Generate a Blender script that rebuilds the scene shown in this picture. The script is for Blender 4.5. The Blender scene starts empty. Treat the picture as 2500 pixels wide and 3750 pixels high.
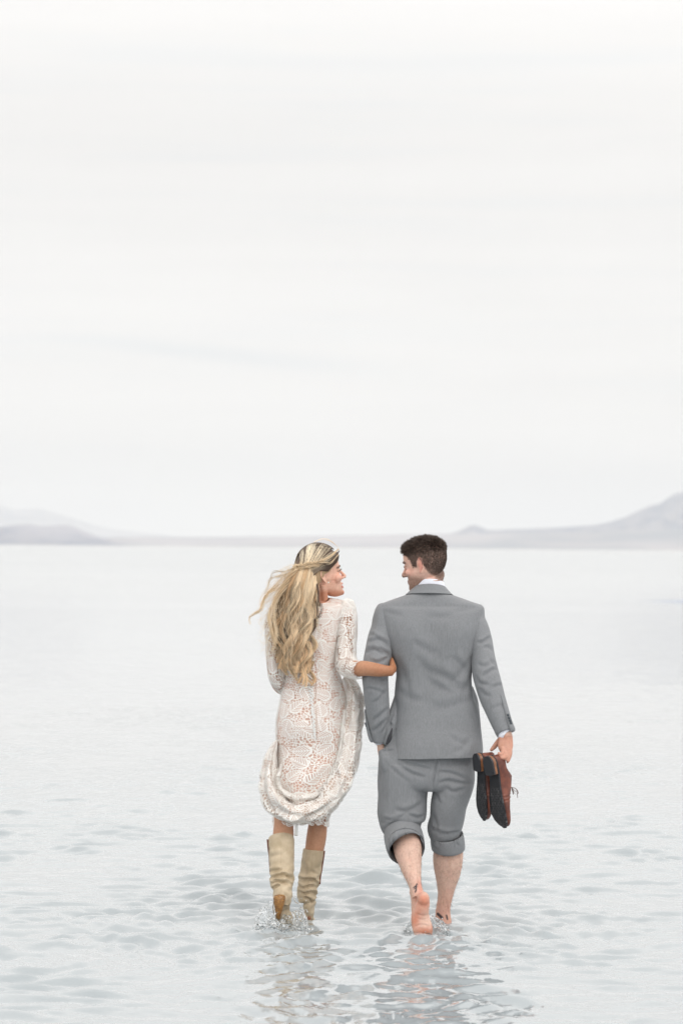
import bpy, math, random
import numpy as np
from math import radians, sin, cos, pi

# ------------------------------------------------------------------ camera
SC = bpy.context.scene
COL = SC.collection
W, H, F = 2500., 3750., 8854.
CAMZ = 1.75
PITCH = math.atan(129 / F)
ROLL = radians(0.5)
r0 = np.array([1., 0, 0]); f0 = np.array([0, cos(PITCH), sin(PITCH)]); u0 = np.array([0, -sin(PITCH), cos(PITCH)])
CR = cos(ROLL) * r0 + sin(ROLL) * u0
CU = cos(ROLL) * u0 - sin(ROLL) * r0
CF = f0
CP = np.array([0, 0, CAMZ])
cam_d = bpy.data.cameras.new('camera')
cam = bpy.data.objects.new('camera', cam_d)
COL.objects.link(cam)
import mathutils
mw = mathutils.Matrix(((CR[0], CU[0], -CF[0], 0), (CR[1], CU[1], -CF[1], 0), (CR[2], CU[2], -CF[2], CAMZ), (0, 0, 0, 1)))
cam.matrix_world = mw
cam_d.sensor_fit = 'VERTICAL'
cam_d.sensor_height = 36
cam_d.lens = 85
cam_d.clip_start = 0.5
cam_d.clip_end = 200000
cam_d.dof.use_dof = True
cam_d.dof.focus_distance = 11.15
cam_d.dof.aperture_fstop = 3.2
SC.camera = cam


def at(px, py, Y):
    px = np.asarray(px, float); py = np.asarray(py, float); Y = np.asarray(Y, float)
    d = CF[None, :] + CR[None, :] * ((px.reshape(-1, 1) - W / 2) / F) - CU[None, :] * ((py.reshape(-1, 1) - H / 2) / F)
    t = Y.reshape(-1, 1) / d[:, 1:2]
    o = CP + t * d
    return o if o.shape[0] > 1 else o[0]


def proj(P):
    q = P - CP
    z = q @ CF
    return np.stack([W / 2 + F * (q @ CR) / z, H / 2 - F * (q @ CU) / z], 1)


# ------------------------------------------------------------------ world and sun
world = bpy.data.worlds.new('World')
SC.world = world
world.use_nodes = True
SUN_EL, SUN_AZ = radians(48), radians(150)      # azimuth measured from +Y towards +X


class NT:
    def __init__(s, tree):
        s.t = tree; s.n = tree.nodes; s.l = tree.links

    def node(s, typ, **kw):
        ins = kw.pop('ins', {})
        n = s.n.new(typ)
        for k, v in kw.items():
            setattr(n, k, v)
        for k, v in ins.items():
            s.set(n.inputs[k], v)
        return n

    def set(s, sock, v):
        if isinstance(v, bpy.types.NodeSocket):
            s.l.new(v, sock)
        elif isinstance(v, bpy.types.Node):
            s.l.new(v.outputs[0], sock)
        else:
            if sock.type == 'RGBA' and hasattr(v, '__len__') and len(v) == 3:
                v = (*v, 1)
            sock.default_value = v

    def m(s, op, a, b=None, c=None):
        n = s.n.new('ShaderNodeMath'); n.operation = op
        s.set(n.inputs[0], a)
        if b is not None: s.set(n.inputs[1], b)
        if c is not None: s.set(n.inputs[2], c)
        return n.outputs[0]

    def vm(s, op, a, b=None):
        n = s.n.new('ShaderNodeVectorMath'); n.operation = op
        s.set(n.inputs[0], a)
        if b is not None: s.set(n.inputs[1], b)
        return n.outputs[0]

    def mix(s, f, a, b):
        n = s.n.new('ShaderNodeMix'); n.data_type = 'RGBA'
        s.set(n.inputs[0], f); s.set(n.inputs[6], a); s.set(n.inputs[7], b)
        return n.outputs[2]

    def ramp(s, f, lo, hi, a=0., b=1.):
        n = s.n.new('ShaderNodeMapRange')
        s.set(n.inputs[0], f); s.set(n.inputs[1], lo); s.set(n.inputs[2], hi); s.set(n.inputs[3], a); s.set(n.inputs[4], b)
        n.interpolation_type = 'SMOOTHSTEP'
        return n.outputs[0]

    def noise(s, vec, scale, detail=3, rough=.5, dist=0., dim='3D'):
        n = s.n.new('ShaderNodeTexNoise'); n.noise_dimensions = dim
        s.set(n.inputs['Vector'], vec); s.set(n.inputs['Scale'], scale)
        s.set(n.inputs['Detail'], detail); s.set(n.inputs['Roughness'], rough); s.set(n.inputs['Distortion'], dist)
        return n.outputs[0]

    def map(s, vec, scale, loc=(0, 0, 0)):
        n = s.n.new('ShaderNodeMapping')
        s.set(n.inputs['Vector'], vec); s.set(n.inputs['Scale'], scale); s.set(n.inputs['Location'], loc)
        return n.outputs[0]


w = NT(world.node_tree)
bg = w.n['Background']
sky = w.node('ShaderNodeTexSky')
sky.sky_type = 'NISHITA'
sky.sun_disc = False
sky.sun_elevation = SUN_EL
sky.sun_rotation = SUN_AZ
tc = w.node('ShaderNodeTexCoord')
dirv = tc.outputs['Generated']
sx = w.node('ShaderNodeSeparateXYZ', ins={0: dirv})
elev = sx.outputs[2]
# layered overcast: broad soft bands plus thin streaks, all a function of direction on the dome
v1 = w.map(dirv, (1.6, 1.6, 9.0), (0.3, 0.1, 0.37))
n1 = w.noise(v1, 1.5, 4, .5, .8)
v2 = w.map(dirv, (3.0, 3.0, 55.0), (1.3, 2.1, 4.4))
n2 = w.noise(v2, 1.2, 4, .55, .4)
band = w.m('SUBTRACT', w.ramp(elev, .095, .135), w.ramp(elev, .15, .205))         # the faint grey bank across the middle
high = w.ramp(elev, .17, .24)
cl = w.m('ADD', 9.6, w.m('MULTIPLY', w.m('SUBTRACT', n1, .5), 1.1))
cl = w.m('ADD', cl, w.m('MULTIPLY', w.m('SUBTRACT', n2, .5), .9))
cl = w.m('SUBTRACT', cl, w.m('MULTIPLY', band, .25))
cl = w.m('ADD', cl, w.m('MULTIPLY', high, .8))
cl = w.m('SUBTRACT', cl, w.m('MULTIPLY', w.ramp(elev, .10, .0), .7))
# one thin bluish wisp low on the left
wy = w.m('DIVIDE', w.m('SUBTRACT', w.m('ADD', elev, w.m('MULTIPLY', sx.outputs[0], .09)), .0745), w.ramp(n2, .3, .7, .0025, .006))
wx = w.m('DIVIDE', w.m('ADD', sx.outputs[0], .05), .055)
wisp = w.m('EXPONENT', w.m('MULTIPLY', w.m('ADD', w.m('MULTIPLY', wy, wy), w.m('MULTIPLY', wx, wx)), -1.))
cl = w.m('SUBTRACT', cl, w.m('MULTIPLY', wisp, .5))
# overcast dome is brighter towards the zenith and behind the camera, where the sun is veiled
cl = w.m('MULTIPLY', cl, w.m('ADD', 1.0, w.m('MULTIPLY', w.m('ADD', w.m('MULTIPLY', w.ramp(elev, .21, .36), .36), w.m('MULTIPLY', w.ramp(elev, .36, 1.0), .35)))))
side = w.node('ShaderNodeVectorMath', operation='DOT_PRODUCT', ins={0: dirv, 1: (0.62, -0.75, 0.2)})
cl = w.m('MULTIPLY', cl, w.m('ADD', 1.0, w.m('MULTIPLY', w.ramp(side.outputs['Value'], 0.0, 1.0), .35)))
blue = w.m('ADD', w.m('MULTIPLY', w.ramp(n2, .5, .3), .5), wisp)
tint = w.mix(blue, (1.0, .983, .962), (.965, .975, .975))
tint = w.mix(w.ramp(elev, .05, .0), tint, (.99, .985, .97))
comb = w.node('ShaderNodeVectorMath', operation='SCALE', ins={0: tint, 3: cl})
skymix = w.mix(.99, sky.outputs[0], comb.outputs[0])
w.l.new(skymix, bg.inputs[0])
bg.inputs[1].default_value = 0.1

sun_d = bpy.data.lights.new('sun', 'SUN')
sun_d.energy = 0.8
sun_d.angle = radians(28)
sun_d.color = (1, .965, .92)
sun = bpy.data.objects.new('sun', sun_d)
COL.objects.link(sun)
sd = mathutils.Vector((sin(SUN_AZ) * cos(SUN_EL), cos(SUN_AZ) * cos(SUN_EL), sin(SUN_EL)))
sun.rotation_euler = sd.to_track_quat('Z', 'Y').to_euler()
sun.location = (0, 0, 50)

SC.view_settings.view_transform = 'Standard'
SC.view_settings.look = 'None'
SC.view_settings.exposure = 0
SC.view_settings.gamma = 1
SC.render.engine = 'CYCLES'
SC.cycles.use_denoising = True
SC.cycles.max_bounces = 20
SC.cycles.transparent_max_bounces = 16
SC.cycles.volume_bounces = 1
SC.cycles.transmission_bounces = 20
SC.cycles.caustics_reflective = False
SC.cycles.caustics_refractive = True

# ------------------------------------------------------------------ numeric helpers
rng = np.random.default_rng(7)
random.seed(7)


def vnoise(P, seed=0):
    P = np.asarray(P, float)
    i = np.floor(P).astype(np.int64); f = P - i
    f = f * f * (3 - 2 * f)
    out = 0
    for dx in (0, 1):
        for dy in (0, 1):
            for dz in (0, 1):
                h = (i[:, 0] + dx) * 374761393 + (i[:, 1] + dy) * 668265263 + (i[:, 2] + dz) * 2147483647 + seed * 974634777
                h = (h ^ (h >> 13)) * 1274126177
                h = h & 0x7fffffff
                h = ((h ^ (h >> 16)) & 0xffff) / 65535.
                wx = f[:, 0] if dx else 1 - f[:, 0]
                wy = f[:, 1] if dy else 1 - f[:, 1]
                wz = f[:, 2] if dz else 1 - f[:, 2]
                out = out + h * wx * wy * wz
    return out * 2 - 1


def fbm(P, oct=3, seed=0):
    s = 0; a = 1.; t = 0
    for k in range(oct):
        s = s + a * vnoise(P * 2 ** k + 17.3 * k, seed + k); t += a; a *= .5
    return s / t


def sstep(a, b, x):
    t = np.clip((np.asarray(x, float) - a) / (b - a), 0, 1)
    return t * t * (3 - 2 * t)


def cr_resample(A, n):
    """Catmull-Rom through the rows of A, n rows, spaced by arc length of the first three columns."""
    A = np.asarray(A, float)
    k = len(A)
    if k == 2:
        t = np.linspace(0, 1, n)[:, None]
        return A[0] * (1 - t) + A[1] * t
    E = np.vstack([2 * A[0] - A[1], A, 2 * A[-1] - A[-2]])
    out = []
    for s in range(k - 1):
        p0, p1, p2, p3 = E[s], E[s + 1], E[s + 2], E[s + 3]
        for t in np.linspace(0, 1, 12, endpoint=False):
            out.append(.5 * ((2 * p1) + (-p0 + p2) * t + (2 * p0 - 5 * p1 + 4 * p2 - p3) * t * t + (-p0 + 3 * p1 - 3 * p2 + p3) * t ** 3))
    out.append(A[-1])
    D = np.array(out)
    s = np.r_[0, np.cumsum(np.linalg.norm(np.diff(D[:, :3], axis=0), axis=1) + 1e-9)]
    x = np.linspace(0, s[-1], n)
    return np.stack([np.interp(x, s, D[:, j]) for j in range(D.shape[1])], 1)


class MD:
    """mesh data: verts, quads, tris, optional per-vertex colour and (u, v) in metres"""
    def __init__(s, v, q=None, t=None, col=None, uv=None):
        s.v = np.asarray(v, float)
        s.q = np.zeros((0, 4), int) if q is None else np.asarray(q, int).reshape(-1, 4)
        s.t = np.zeros((0, 3), int) if t is None else np.asarray(t, int).reshape(-1, 3)
        s.col = col; s.uv = uv

    def normals(s):
        N = np.zeros_like(s.v)
        for F_ in (s.q, s.t):
            if len(F_):
                a = s.v[F_[:, 0]]; b = s.v[F_[:, 1]]; c = s.v[F_[:, 2]]
                fn = np.cross(b - a, c - a) if F_.shape[1] == 3 else np.cross(c - a, s.v[F_[:, 3]] - b)
                for j in range(F_.shape[1]):
                    np.add.at(N, F_[:, j], fn)
        return N / (np.linalg.norm(N, axis=1, keepdims=True) + 1e-12)


def join(parts):
    V, Q, T, C, U = [], [], [], [], []
    o = 0
    hc = all(p.col is not None for p in parts); hu = all(p.uv is not None for p in parts)
    for p in parts:
        V.append(p.v); Q.append(p.q + o); T.append(p.t + o)
        if hc: C.append(p.col)
        if hu: U.append(p.uv)
        o += len(p.v)
    return MD(np.vstack(V), np.vstack(Q), np.vstack(T), np.vstack(C) if hc else None, np.vstack(U) if hu else None)


def loft(R, n, N, closed=True, seam=False, expo=2.0):
    """R rows: cx cy cz  ux uy uz  vx vy vz ; rings swept through them"""
    R = cr_resample(R, n)
    M = N + 1 if seam else N
    th = np.linspace(0, 2 * pi, N, endpoint=False) if not seam else np.linspace(0, 2 * pi, N + 1)
    th = th + pi / 2                                  # seam / first vertex on the +v side (far from camera)
    c, s_ = np.cos(th), np.sin(th)
    if expo != 2.0:
        c = np.sign(c) * np.abs(c) ** (2 / expo); s_ = np.sign(s_) * np.abs(s_) ** (2 / expo)
    V = R[:, None, 0:3] + R[:, None, 3:6] * c[None, :, None] + R[:, None, 6:9] * s_[None, :, None]
    idx = np.arange(n * M).reshape(n, M)
    if seam:
        a = idx[:-1, :-1]; b = idx[:-1, 1:]; c2 = idx[1:, 1:]; d = idx[1:, :-1]
    else:
        a = idx[:-1]; b = np.roll(idx, -1, 1)[:-1]; c2 = np.roll(idx, -1, 1)[1:]; d = idx[1:]
    q = np.stack([a, d, c2, b], -1).reshape(-1, 4)
    V = V.reshape(-1, 3)
    t = None
    if closed and not seam:
        V = np.vstack([V, R[0, :3], R[-1, :3]])
        i0 = n * M
        t = np.vstack([np.stack([np.full(N, i0), idx[0], np.roll(idx[0], -1)], 1),
                       np.stack([np.full(N, i0 + 1), np.roll(idx[-1], -1), idx[-1]], 1)])
    L = np.r_[0, np.cumsum(np.linalg.norm(np.diff(R[:, :3], axis=0), axis=1))]
    per = np.mean(np.linalg.norm(R[:, 3:6], axis=1) + np.linalg.norm(R[:, 6:9], axis=1)) * pi
    uv = np.stack([np.tile((th - pi / 2) / (2 * pi) * per, n), np.repeat(L, M)], 1)
    m = MD(V, q, t)
    extra = len(V) - n * M
    m.uv = np.vstack([uv, np.zeros((extra, 2))])
    m.th = np.r_[np.tile(th, n), np.zeros(extra)]
    m.tt = np.r_[np.repeat(np.linspace(0, 1, n), M), np.zeros(extra)]
    m.n, m.M = n, M
    # make it outward facing
    Nn = m.normals()
    cen = np.repeat(R[:, :3], M, 0)
    if np.sum((m.v[:n * M] - cen) * Nn[:n * M]) < 0:
        m.q = m.q[:, ::-1]; m.t = m.t[:, ::-1]
    return m


def limb_rows(rows, ref=(0, 1, 0)):
    """rows: x y z a b  -> ring rows; v axis follows ref, perpendicular to the run"""
    A = np.asarray(rows, float)
    P = A[:, :3]
    T = np.gradient(P, axis=0)
    T /= np.linalg.norm(T, axis=1, keepdims=True) + 1e-9
    for i in range(1, len(T)):
        if T[i] @ T[i - 1] < 0: T[i] = -T[i]
    if len(T) > 12:                       # steady frames where the wall of a hem turns back
        for i in range(1, len(T)):
            if T[i] @ T[i - 1] < .8: T[i] = T[i - 1]
    ref = np.asarray(ref, float)
    V = ref - T * (T @ ref)[:, None]
    V /= np.linalg.norm(V, axis=1, keepdims=True) + 1e-9
    U = np.cross(V, T)
    return np.hstack([P, U * A[:, 3:4], V * A[:, 4:5]])


def limb(rows, n=None, N=20, ref=(0, 1, 0), **kw):
    A = cr_resample(rows, max(8, 4 * len(rows)))
    L = np.sum(np.linalg.norm(np.diff(A[:, :3], axis=0), axis=1))
    if n is None: n = max(6, int(L / .006))
    return loft(limb_rows(A, ref), n, N, **kw)


def plimb(rows, **kw):
    """rows: px py Y halfwidth_px depth_m"""
    out = []
    for px, py, Y, wpx, d in rows:
        p = at(px, py, Y)
        out.append([*p, wpx * Y / F, d])
    return limb(out, **kw)


def hrings(rows):
    """rows: py xl xr Y depth (horizontal rings from silhouette)"""
    out = []
    for py, xl, xr, Y, d in rows:
        c = at((xl + xr) / 2, py, Y)
        out.append([*c, (xr - xl) / 2 * Y / F, 0, 0, 0, d, 0])
    return np.array(out)


def blob(c, r, N=14, R=None):
    c = np.asarray(c, float); r = np.broadcast_to(np.asarray(r, float), (3,))
    ph = np.linspace(-pi / 2, pi / 2, N // 2 + 1)[1:-1]
    th = np.linspace(0, 2 * pi, N, endpoint=False)
    V = np.array([[cos(p) * cos(t), cos(p) * sin(t), sin(p)] for p in ph for t in th] + [[0, 0, -1], [0, 0, 1]])
    V = V * r
    if R is not None: V = V @ np.asarray(R).T
    k = len(ph)
    idx = np.arange(k * N).reshape(k, N)
    nx = np.roll(idx, -1, 1)
    q = np.stack([idx[:-1], nx[:-1], nx[1:], idx[1:]], -1).reshape(-1, 4)
    t = np.vstack([np.stack([np.full(N, k * N), nx[0], idx[0]], 1), np.stack([np.full(N, k * N + 1), idx[-1], nx[-1]], 1)])
    return MD(V + c, q, t)


def box(c, h, R=None):
    V = np.array([[x, y, z] for x in (-1, 1) for y in (-1, 1) for z in (-1, 1)], float) * np.asarray(h)
    if R is not None: V = V @ np.asarray(R).T
    q = [[0, 1, 3, 2], [4, 6, 7, 5], [0, 4, 5, 1], [2, 3, 7, 6], [0, 2, 6, 4], [1, 5, 7, 3]]
    return MD(V + np.asarray(c), q)


def to_mesh(name, m, smooth=True):
    me = bpy.data.meshes.new(name)
    nq, nt = len(m.q), len(m.t)
    me.vertices.add(len(m.v)); me.vertices.foreach_set('co', m.v.astype(np.float32).ravel())
    me.loops.add(nq * 4 + nt * 3)
    me.loops.foreach_set('vertex_index', np.r_[m.q.ravel(), m.t.ravel()].astype(np.int32))
    me.polygons.add(nq + nt)
    me.polygons.foreach_set('loop_start', np.r_[np.arange(nq) * 4, nq * 4 + np.arange(nt) * 3].astype(np.int32))
    me.polygons.foreach_set('use_smooth', np.full(nq + nt, smooth))
    me.update(calc_edges=True)
    if m.col is not None:
        a = me.color_attributes.new('Col', 'FLOAT_COLOR', 'POINT')
        a.data.foreach_set('color', np.hstack([m.col, np.ones((len(m.v), 1))]).astype(np.float32).ravel())
    if m.uv is not None:
        a = me.attributes.new('lc', 'FLOAT_VECTOR', 'POINT')
        a.data.foreach_set('vector', np.hstack([m.uv, np.zeros((len(m.v), 1))]).astype(np.float32).ravel())
    return me


def add(name, m, mat, parent=None, smooth=True, **props):
    me = to_mesh(name, m, smooth) if isinstance(m, MD) else m
    o = bpy.data.objects.new(name, me)
    COL.objects.link(o)
    if mat: me.materials.append(mat)
    if parent is not None: o.parent = parent
    for k, v in props.items(): o[k] = v
    return o


def empty(name, loc, label, cat, group=None):
    o = bpy.data.objects.new(name, None)
    COL.objects.link(o)
    o['label'] = label; o['category'] = cat
    if group: o['group'] = group
    o.empty_display_size = .1
    return o


def remesh(parts, vox, smooth=3, fac=.5):
    m = join([MD(p.v, p.q, p.t) for p in parts])
    me = to_mesh('tmp', m)
    o = bpy.data.objects.new('tmp', me)
    COL.objects.link(o)
    r = o.modifiers.new('r', 'REMESH'); r.mode = 'VOXEL'; r.voxel_size = vox
    if smooth:
        s = o.modifiers.new('s', 'SMOOTH'); s.iterations = smooth; s.factor = fac
    dg = bpy.context.evaluated_depsgraph_get()
    ev = o.evaluated_get(dg)
    em = ev.to_mesh()
    nv = len(em.vertices); V = np.zeros(nv * 3, np.float32); em.vertices.foreach_get('co', V)
    ls = np.zeros(len(em.polygons), np.int32); em.polygons.foreach_get('loop_start', ls)
    lt = np.zeros(len(em.polygons), np.int32); em.polygons.foreach_get('loop_total', lt)
    vi = np.zeros(len(em.loops), np.int32); em.loops.foreach_get('vertex_index', vi)
    q = vi[ls[lt == 4][:, None] + np.arange(4)]
    t = vi[ls[lt == 3][:, None] + np.arange(3)]
    ev.to_mesh_clear()
    bpy.data.objects.remove(o); bpy.data.meshes.remove(me)
    return MD(V.reshape(-1, 3).astype(float), q, t)


def seg_dist(P2, poly):
    """distance to polyline, signed side, parameter 0..1"""
    poly = np.asarray(poly, float)
    best = np.full(len(P2), 1e9); sg = np.zeros(len(P2)); par = np.zeros(len(P2))
    L = np.r_[0, np.cumsum(np.linalg.norm(np.diff(poly, axis=0), axis=1))]
    for i in range(len(poly) - 1):
        a, b = poly[i], poly[i + 1]; ab = b - a
        t = np.clip(((P2 - a) @ ab) / (ab @ ab), 0, 1)
        d = P2 - (a + t[:, None] * ab)
        dd = np.linalg.norm(d, axis=1)
        m = dd < best
        best[m] = dd[m]
        sg[m] = np.sign(ab[0] * d[m, 1] - ab[1] * d[m, 0])
        par[m] = (L[i] + t[m] * (L[i + 1] - L[i])) / L[-1]
    return best, sg, par


def curve_px(poly, n=12):
    return cr_resample(np.hstack([np.asarray(poly, float), np.zeros((len(poly), 1))]), n)[:, :2] if len(poly) > 2 else np.asarray(poly, float)


def creases(m, lst, cam_side=True):
    """fold lines pressed into cloth: (polyline in photo px, width px, depth m)"""
    N = m.normals(); P2 = proj(m.v)
    face = sstep(.0, .5, -N[:, 1]) if cam_side else 1
    d_ = np.zeros(len(m.v))
    for poly, wd, A in lst:
        pc = curve_px(poly)
        d, sg, par = seg_dist(P2, pc)
        tap = np.clip(np.minimum(par, 1 - par) * 4, 0, 1) ** .7
        endf = np.exp(-(d / (wd * 3)) ** 4)
        x = d * sg / wd
        prof = -np.exp(-(x / .8) ** 2) + .75 * np.exp(-((x + 1.7) / 1.1) ** 2)
        d_ += A * prof * tap * endf
    m.v = m.v + N * (d_ * face)[:, None]
    return m


def wrinkle(m, scale, amp, seed=0, oct=3):
    N = m.normals()
    m.v = m.v + N * (fbm(m.v * np.asarray(scale), oct, seed) * amp)[:, None]
    return m


# ------------------------------------------------------------------ materials
def mat(name, base=(.5, .5, .5), rough=.6, spec=.5, **kw):
    m = bpy.data.materials.new(name); m.use_nodes = True
    t = NT(m.node_tree)
    b = t.n['Principled BSDF']
    t.set(b.inputs['Base Color'], base); b.inputs['Roughness'].default_value = rough
    b.inputs['Specular IOR Level'].default_value = spec
    for k, v in kw.items():
        t.set(b.inputs[k.replace('_', ' ')], v)
    return m, t, b


def bump(t, b, h, strength=.3, dist=.002):
    n = t.node('ShaderNodeBump', ins={'Height': h, 'Strength': strength, 'Distance': dist})
    t.l.new(n.outputs[0], b.inputs['Normal'])
    return n


def objco(t):
    return t.node('ShaderNodeTexCoord').outputs['Object']


def skin_mat(name, rough=.5):
    m, t, b = mat(name, rough=rough, spec=.35)
    a = t.node('ShaderNodeAttribute', attribute_name='Col')
    co = objco(t)
    n = t.noise(co, 90, 4, .6)
    n2 = t.noise(co, 22, 3, .5)
    c = t.mix(t.ramp(n, .3, .7), t.vm('MULTIPLY', a.outputs[0], (.93, .88, .86)), t.vm('MULTIPLY', a.outputs[0], (1.05, 1.06, 1.06)))
    c = t.mix(t.m('MULTIPLY', t.ramp(n2, .5, .75), .3), c, t.vm('MULTIPLY', a.outputs[0], (1.05, .88, .85)))
    t.l.new(c, b.inputs['Base Color'])
    b.inputs['Subsurface Weight'].default_value = .12
    b.inputs['Subsurface Radius'].default_value = (.012, .004, .002)
    b.inputs['Subsurface Scale'].default_value = 1.
    bump(t, b, t.noise(co, 500, 3, .6), .25, .001)
    return m


def cloth_mat(name, base, streak=.19):
    m, t, b = mat(name, rough=.85, spec=.2)
    co = objco(t)
    s1 = t.noise(t.map(co, (420, 420, 9)), 1, 3, .6)
    s2 = t.noise(t.map(co, (900, 900, 60)), 1, 2, .6)
    s3 = t.noise(co, 6, 3, .5)
    f = t.m('ADD', t.m('MULTIPLY', s1, .6), t.m('MULTIPLY', s2, .4))
    f = t.ramp(f, .3, .7)
    lo = tuple(x * (1 - streak) for x in base); hi = tuple(x * (1 + streak) for x in base)
    c = t.mix(f, lo, hi)
    c = t.mix(t.m('MULTIPLY', s3, .25), c, (base[0] * .9, base[1] * .95, base[2] * 1.02))
    t.l.new(c, b.inputs['Base Color'])
    b.inputs['Sheen Weight'].default_value = .15
    bump(t, b, t.m('ADD', s2, t.m('MULTIPLY', t.noise(co, 60, 3, .5), .8)), .35, .001)
    return m


M_SUIT = cloth_mat('grey_wool', (.234, .239, .248))
M_SHIRT, _, _ = mat('shirt_cotton', (.82, .83, .9), .8, .2)
M_SKIN = skin_mat('skin')
M_GAPSHADE, _, _ = mat('gap_shade_dark', (.05, .05, .055), .8, .2)  # near-black that stands in for shade in the jacket gap


def attr_mat(name, rough, spec=.4, **kw):
    m, t, b = mat(name, rough=rough, spec=spec, **kw)
    a = t.node('ShaderNodeAttribute', attribute_name='Col')
    t.l.new(a.outputs[0], b.inputs['Base Color'])
    return m, t, b


M_HAIR, _, _ = attr_mat('hair', .5, .35)
M_BUTTON, _, _ = mat('button', (.06, .07, .08), .35, .5)


def lace_mat():
    m, t, b = mat('lace', (.90, .865, .82), .85, .2)
    a = t.node('ShaderNodeAttribute', attribute_name='lc')
    uv = a.outputs['Vector']
    wob = t.node('ShaderNodeTexNoise', ins={'Vector': uv, 'Scale': 40.})
    uvd = t.vm('ADD', uv, t.vm('SCALE', wob.outputs['Color'], None))
    uvd.node.inputs[1].default_value = (0, 0, 0)
    sc = uvd.node.inputs[1]
    wv = t.node('ShaderNodeVectorMath', operation='SCALE', ins={0: wob.outputs['Color'], 3: .006})
    t.l.new(wv.outputs[0], sc)

    def motif(scale, loc):
        v = t.map(uvd, (scale, scale, scale), loc)
        vo = t.node('ShaderNodeTexVoronoi', voronoi_dimensions='2D', feature='F1', ins={'Vector': v, 'Scale': 1., 'Randomness': .75})
        d = t.node('ShaderNodeVectorMath', operation='SUBTRACT', ins={0: v, 1: vo.outputs['Position']})
        cs = t.node('ShaderNodeSeparateColor', ins={0: vo.outputs['Color']})
        rot = t.node('ShaderNodeVectorRotate', rotation_type='Z_AXIS', ins={'Vector': d.outputs[0], 'Angle': t.m('MULTIPLY', cs.outputs[0], 6.283)})
        s = t.node('ShaderNodeSeparateXYZ', ins={0: rot.outputs[0]})
        return s.outputs[0], s.outputs[1], cs.outputs[1]
    # leaves with ribbed veins
    x, y, r = motif(14.5, (0, 0, 0))
    ay = t.m('ABSOLUTE', y)
    wid = t.m('MULTIPLY', .36, t.m('SUBTRACT', 1.0, t.m('MULTIPLY', x, .9)))
    e = t.m('ADD', t.m('POWER', t.m('DIVIDE', t.m('ABSOLUTE', x), .52), 2.), t.m('POWER', t.m('DIVIDE', ay, wid), 2.))
    leaf = t.m('LESS_THAN', e, 1.)
    rib = t.m('GREATER_THAN', t.m('SINE', t.m('MULTIPLY', t.m('ADD', x, t.m('MULTIPLY', ay, -.9)), 46.)), -.45)
    edge = t.m('GREATER_THAN', e, .72)
    mid = t.m('LESS_THAN', ay, .03)
    rib = t.m('MAXIMUM', rib, t.m('MAXIMUM', edge, mid))
    leafm = t.m('MULTIPLY', leaf, rib)
    # small flowers
    x2, y2, r2 = motif(29., (3.3, 1.7, 0))
    ang = t.m('ARCTAN2', y2, x2)
    rad = t.m('SQRT', t.m('ADD', t.m('MULTIPLY', x2, x2), t.m('MULTIPLY', y2, y2)))
    pet = t.m('ADD', .27, t.m('MULTIPLY', .2, t.m('COSINE', t.m('MULTIPLY', ang, 5.))))
    flo = t.m('LESS_THAN', rad, pet)
    flo = t.m('MULTIPLY', flo, t.m('GREATER_THAN', t.m('ABSOLUTE', t.m('SUBTRACT', rad, .1)), .03))
    # net that ties them together
    vv = t.node('ShaderNodeTexVoronoi', voronoi_dimensions='2D', feature='DISTANCE_TO_EDGE', ins={'Vector': uvd, 'Scale': 84., 'Randomness': .9})
    net = t.m('LESS_THAN', vv.outputs['Distance'], .12)
    netout = t.m('MULTIPLY', net, t.m('SUBTRACT', 1., leaf))
    rim = t.m('MULTIPLY', t.m('LESS_THAN', e, 1.25), t.m('GREATER_THAN', e, 1.0))
    flo = t.m('MULTIPLY', flo, t.m('SUBTRACT', 1., leaf))
    mask = t.m('MAXIMUM', t.m('MAXIMUM', leafm, netout), flo)
    mask = t.m('MULTIPLY', mask, t.m('SUBTRACT', 1., t.m('MULTIPLY', rim, t.m('SUBTRACT', 1., net))))
    t.l.new(mask, b.inputs['Alpha'])
    bump(t, b, t.m('ADD', mask, t.m('MULTIPLY', leafm, .6)), .6, .002)
    return m


M_LACE = lace_mat()
M_SLIP, _, _ = mat('nude_lining', (.76, .51, .41), .8, .2)
M_FOLD, _, _ = mat('lace_underlayer', (.64, .50, .42), .85, .2)
M_RIBBON, _, _ = mat('satin_ribbon', (.84, .83, .81), .5, .3)


def boot_mat():
    m, t, b = mat('boot_leather', rough=.5, spec=.35)
    co = objco(t)
    n = t.noise(co, 14, 4, .6); n2 = t.noise(co, 120, 3, .6)
    c = t.mix(t.ramp(n, .3, .7), (.43, .34, .225), (.57, .465, .33))
    c = t.mix(t.m('MULTIPLY', t.ramp(n2, .55, .75), .3), c, (.33, .24, .14))
    t.l.new(c, b.inputs['Base Color'])
    bump(t, b, n2, .3, .0015)
    return m


M_BOOT = boot_mat()
M_STITCH, _, _ = mat('boot_piping', (.20, .085, .06), .7, .3)


def wood_mat(name, a, c2, sc):
    m, t, b = mat(name, rough=.35, spec=.5)
    co = objco(t)
    wv = t.noise(t.map(co, sc), 1, 3, .5)
    t.l.new(t.mix(t.ramp(wv, .35, .65), a, c2), b.inputs['Base Color'])
    return m


M_HEEL = wood_mat('stacked_wood', (.16, .07, .025), (.40, .20, .055), (110, 30, 420))
M_HEELEDGE = wood_mat('heel_edge', (.17, .07, .035), (.30, .13, .06), (60, 300, 60))


def leather_brown():
    m, t, b = mat('brown_leather', rough=.38, spec=.45)
    co = objco(t)
    n = t.noise(co, 25, 4, .55)
    t.l.new(t.mix(t.ramp(n, .3, .7), (.10, .028, .018), (.21, .062, .036)), b.inputs['Base Color'])
    bump(t, b, t.noise(co, 260, 3, .6), .25, .001)
    return m


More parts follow.
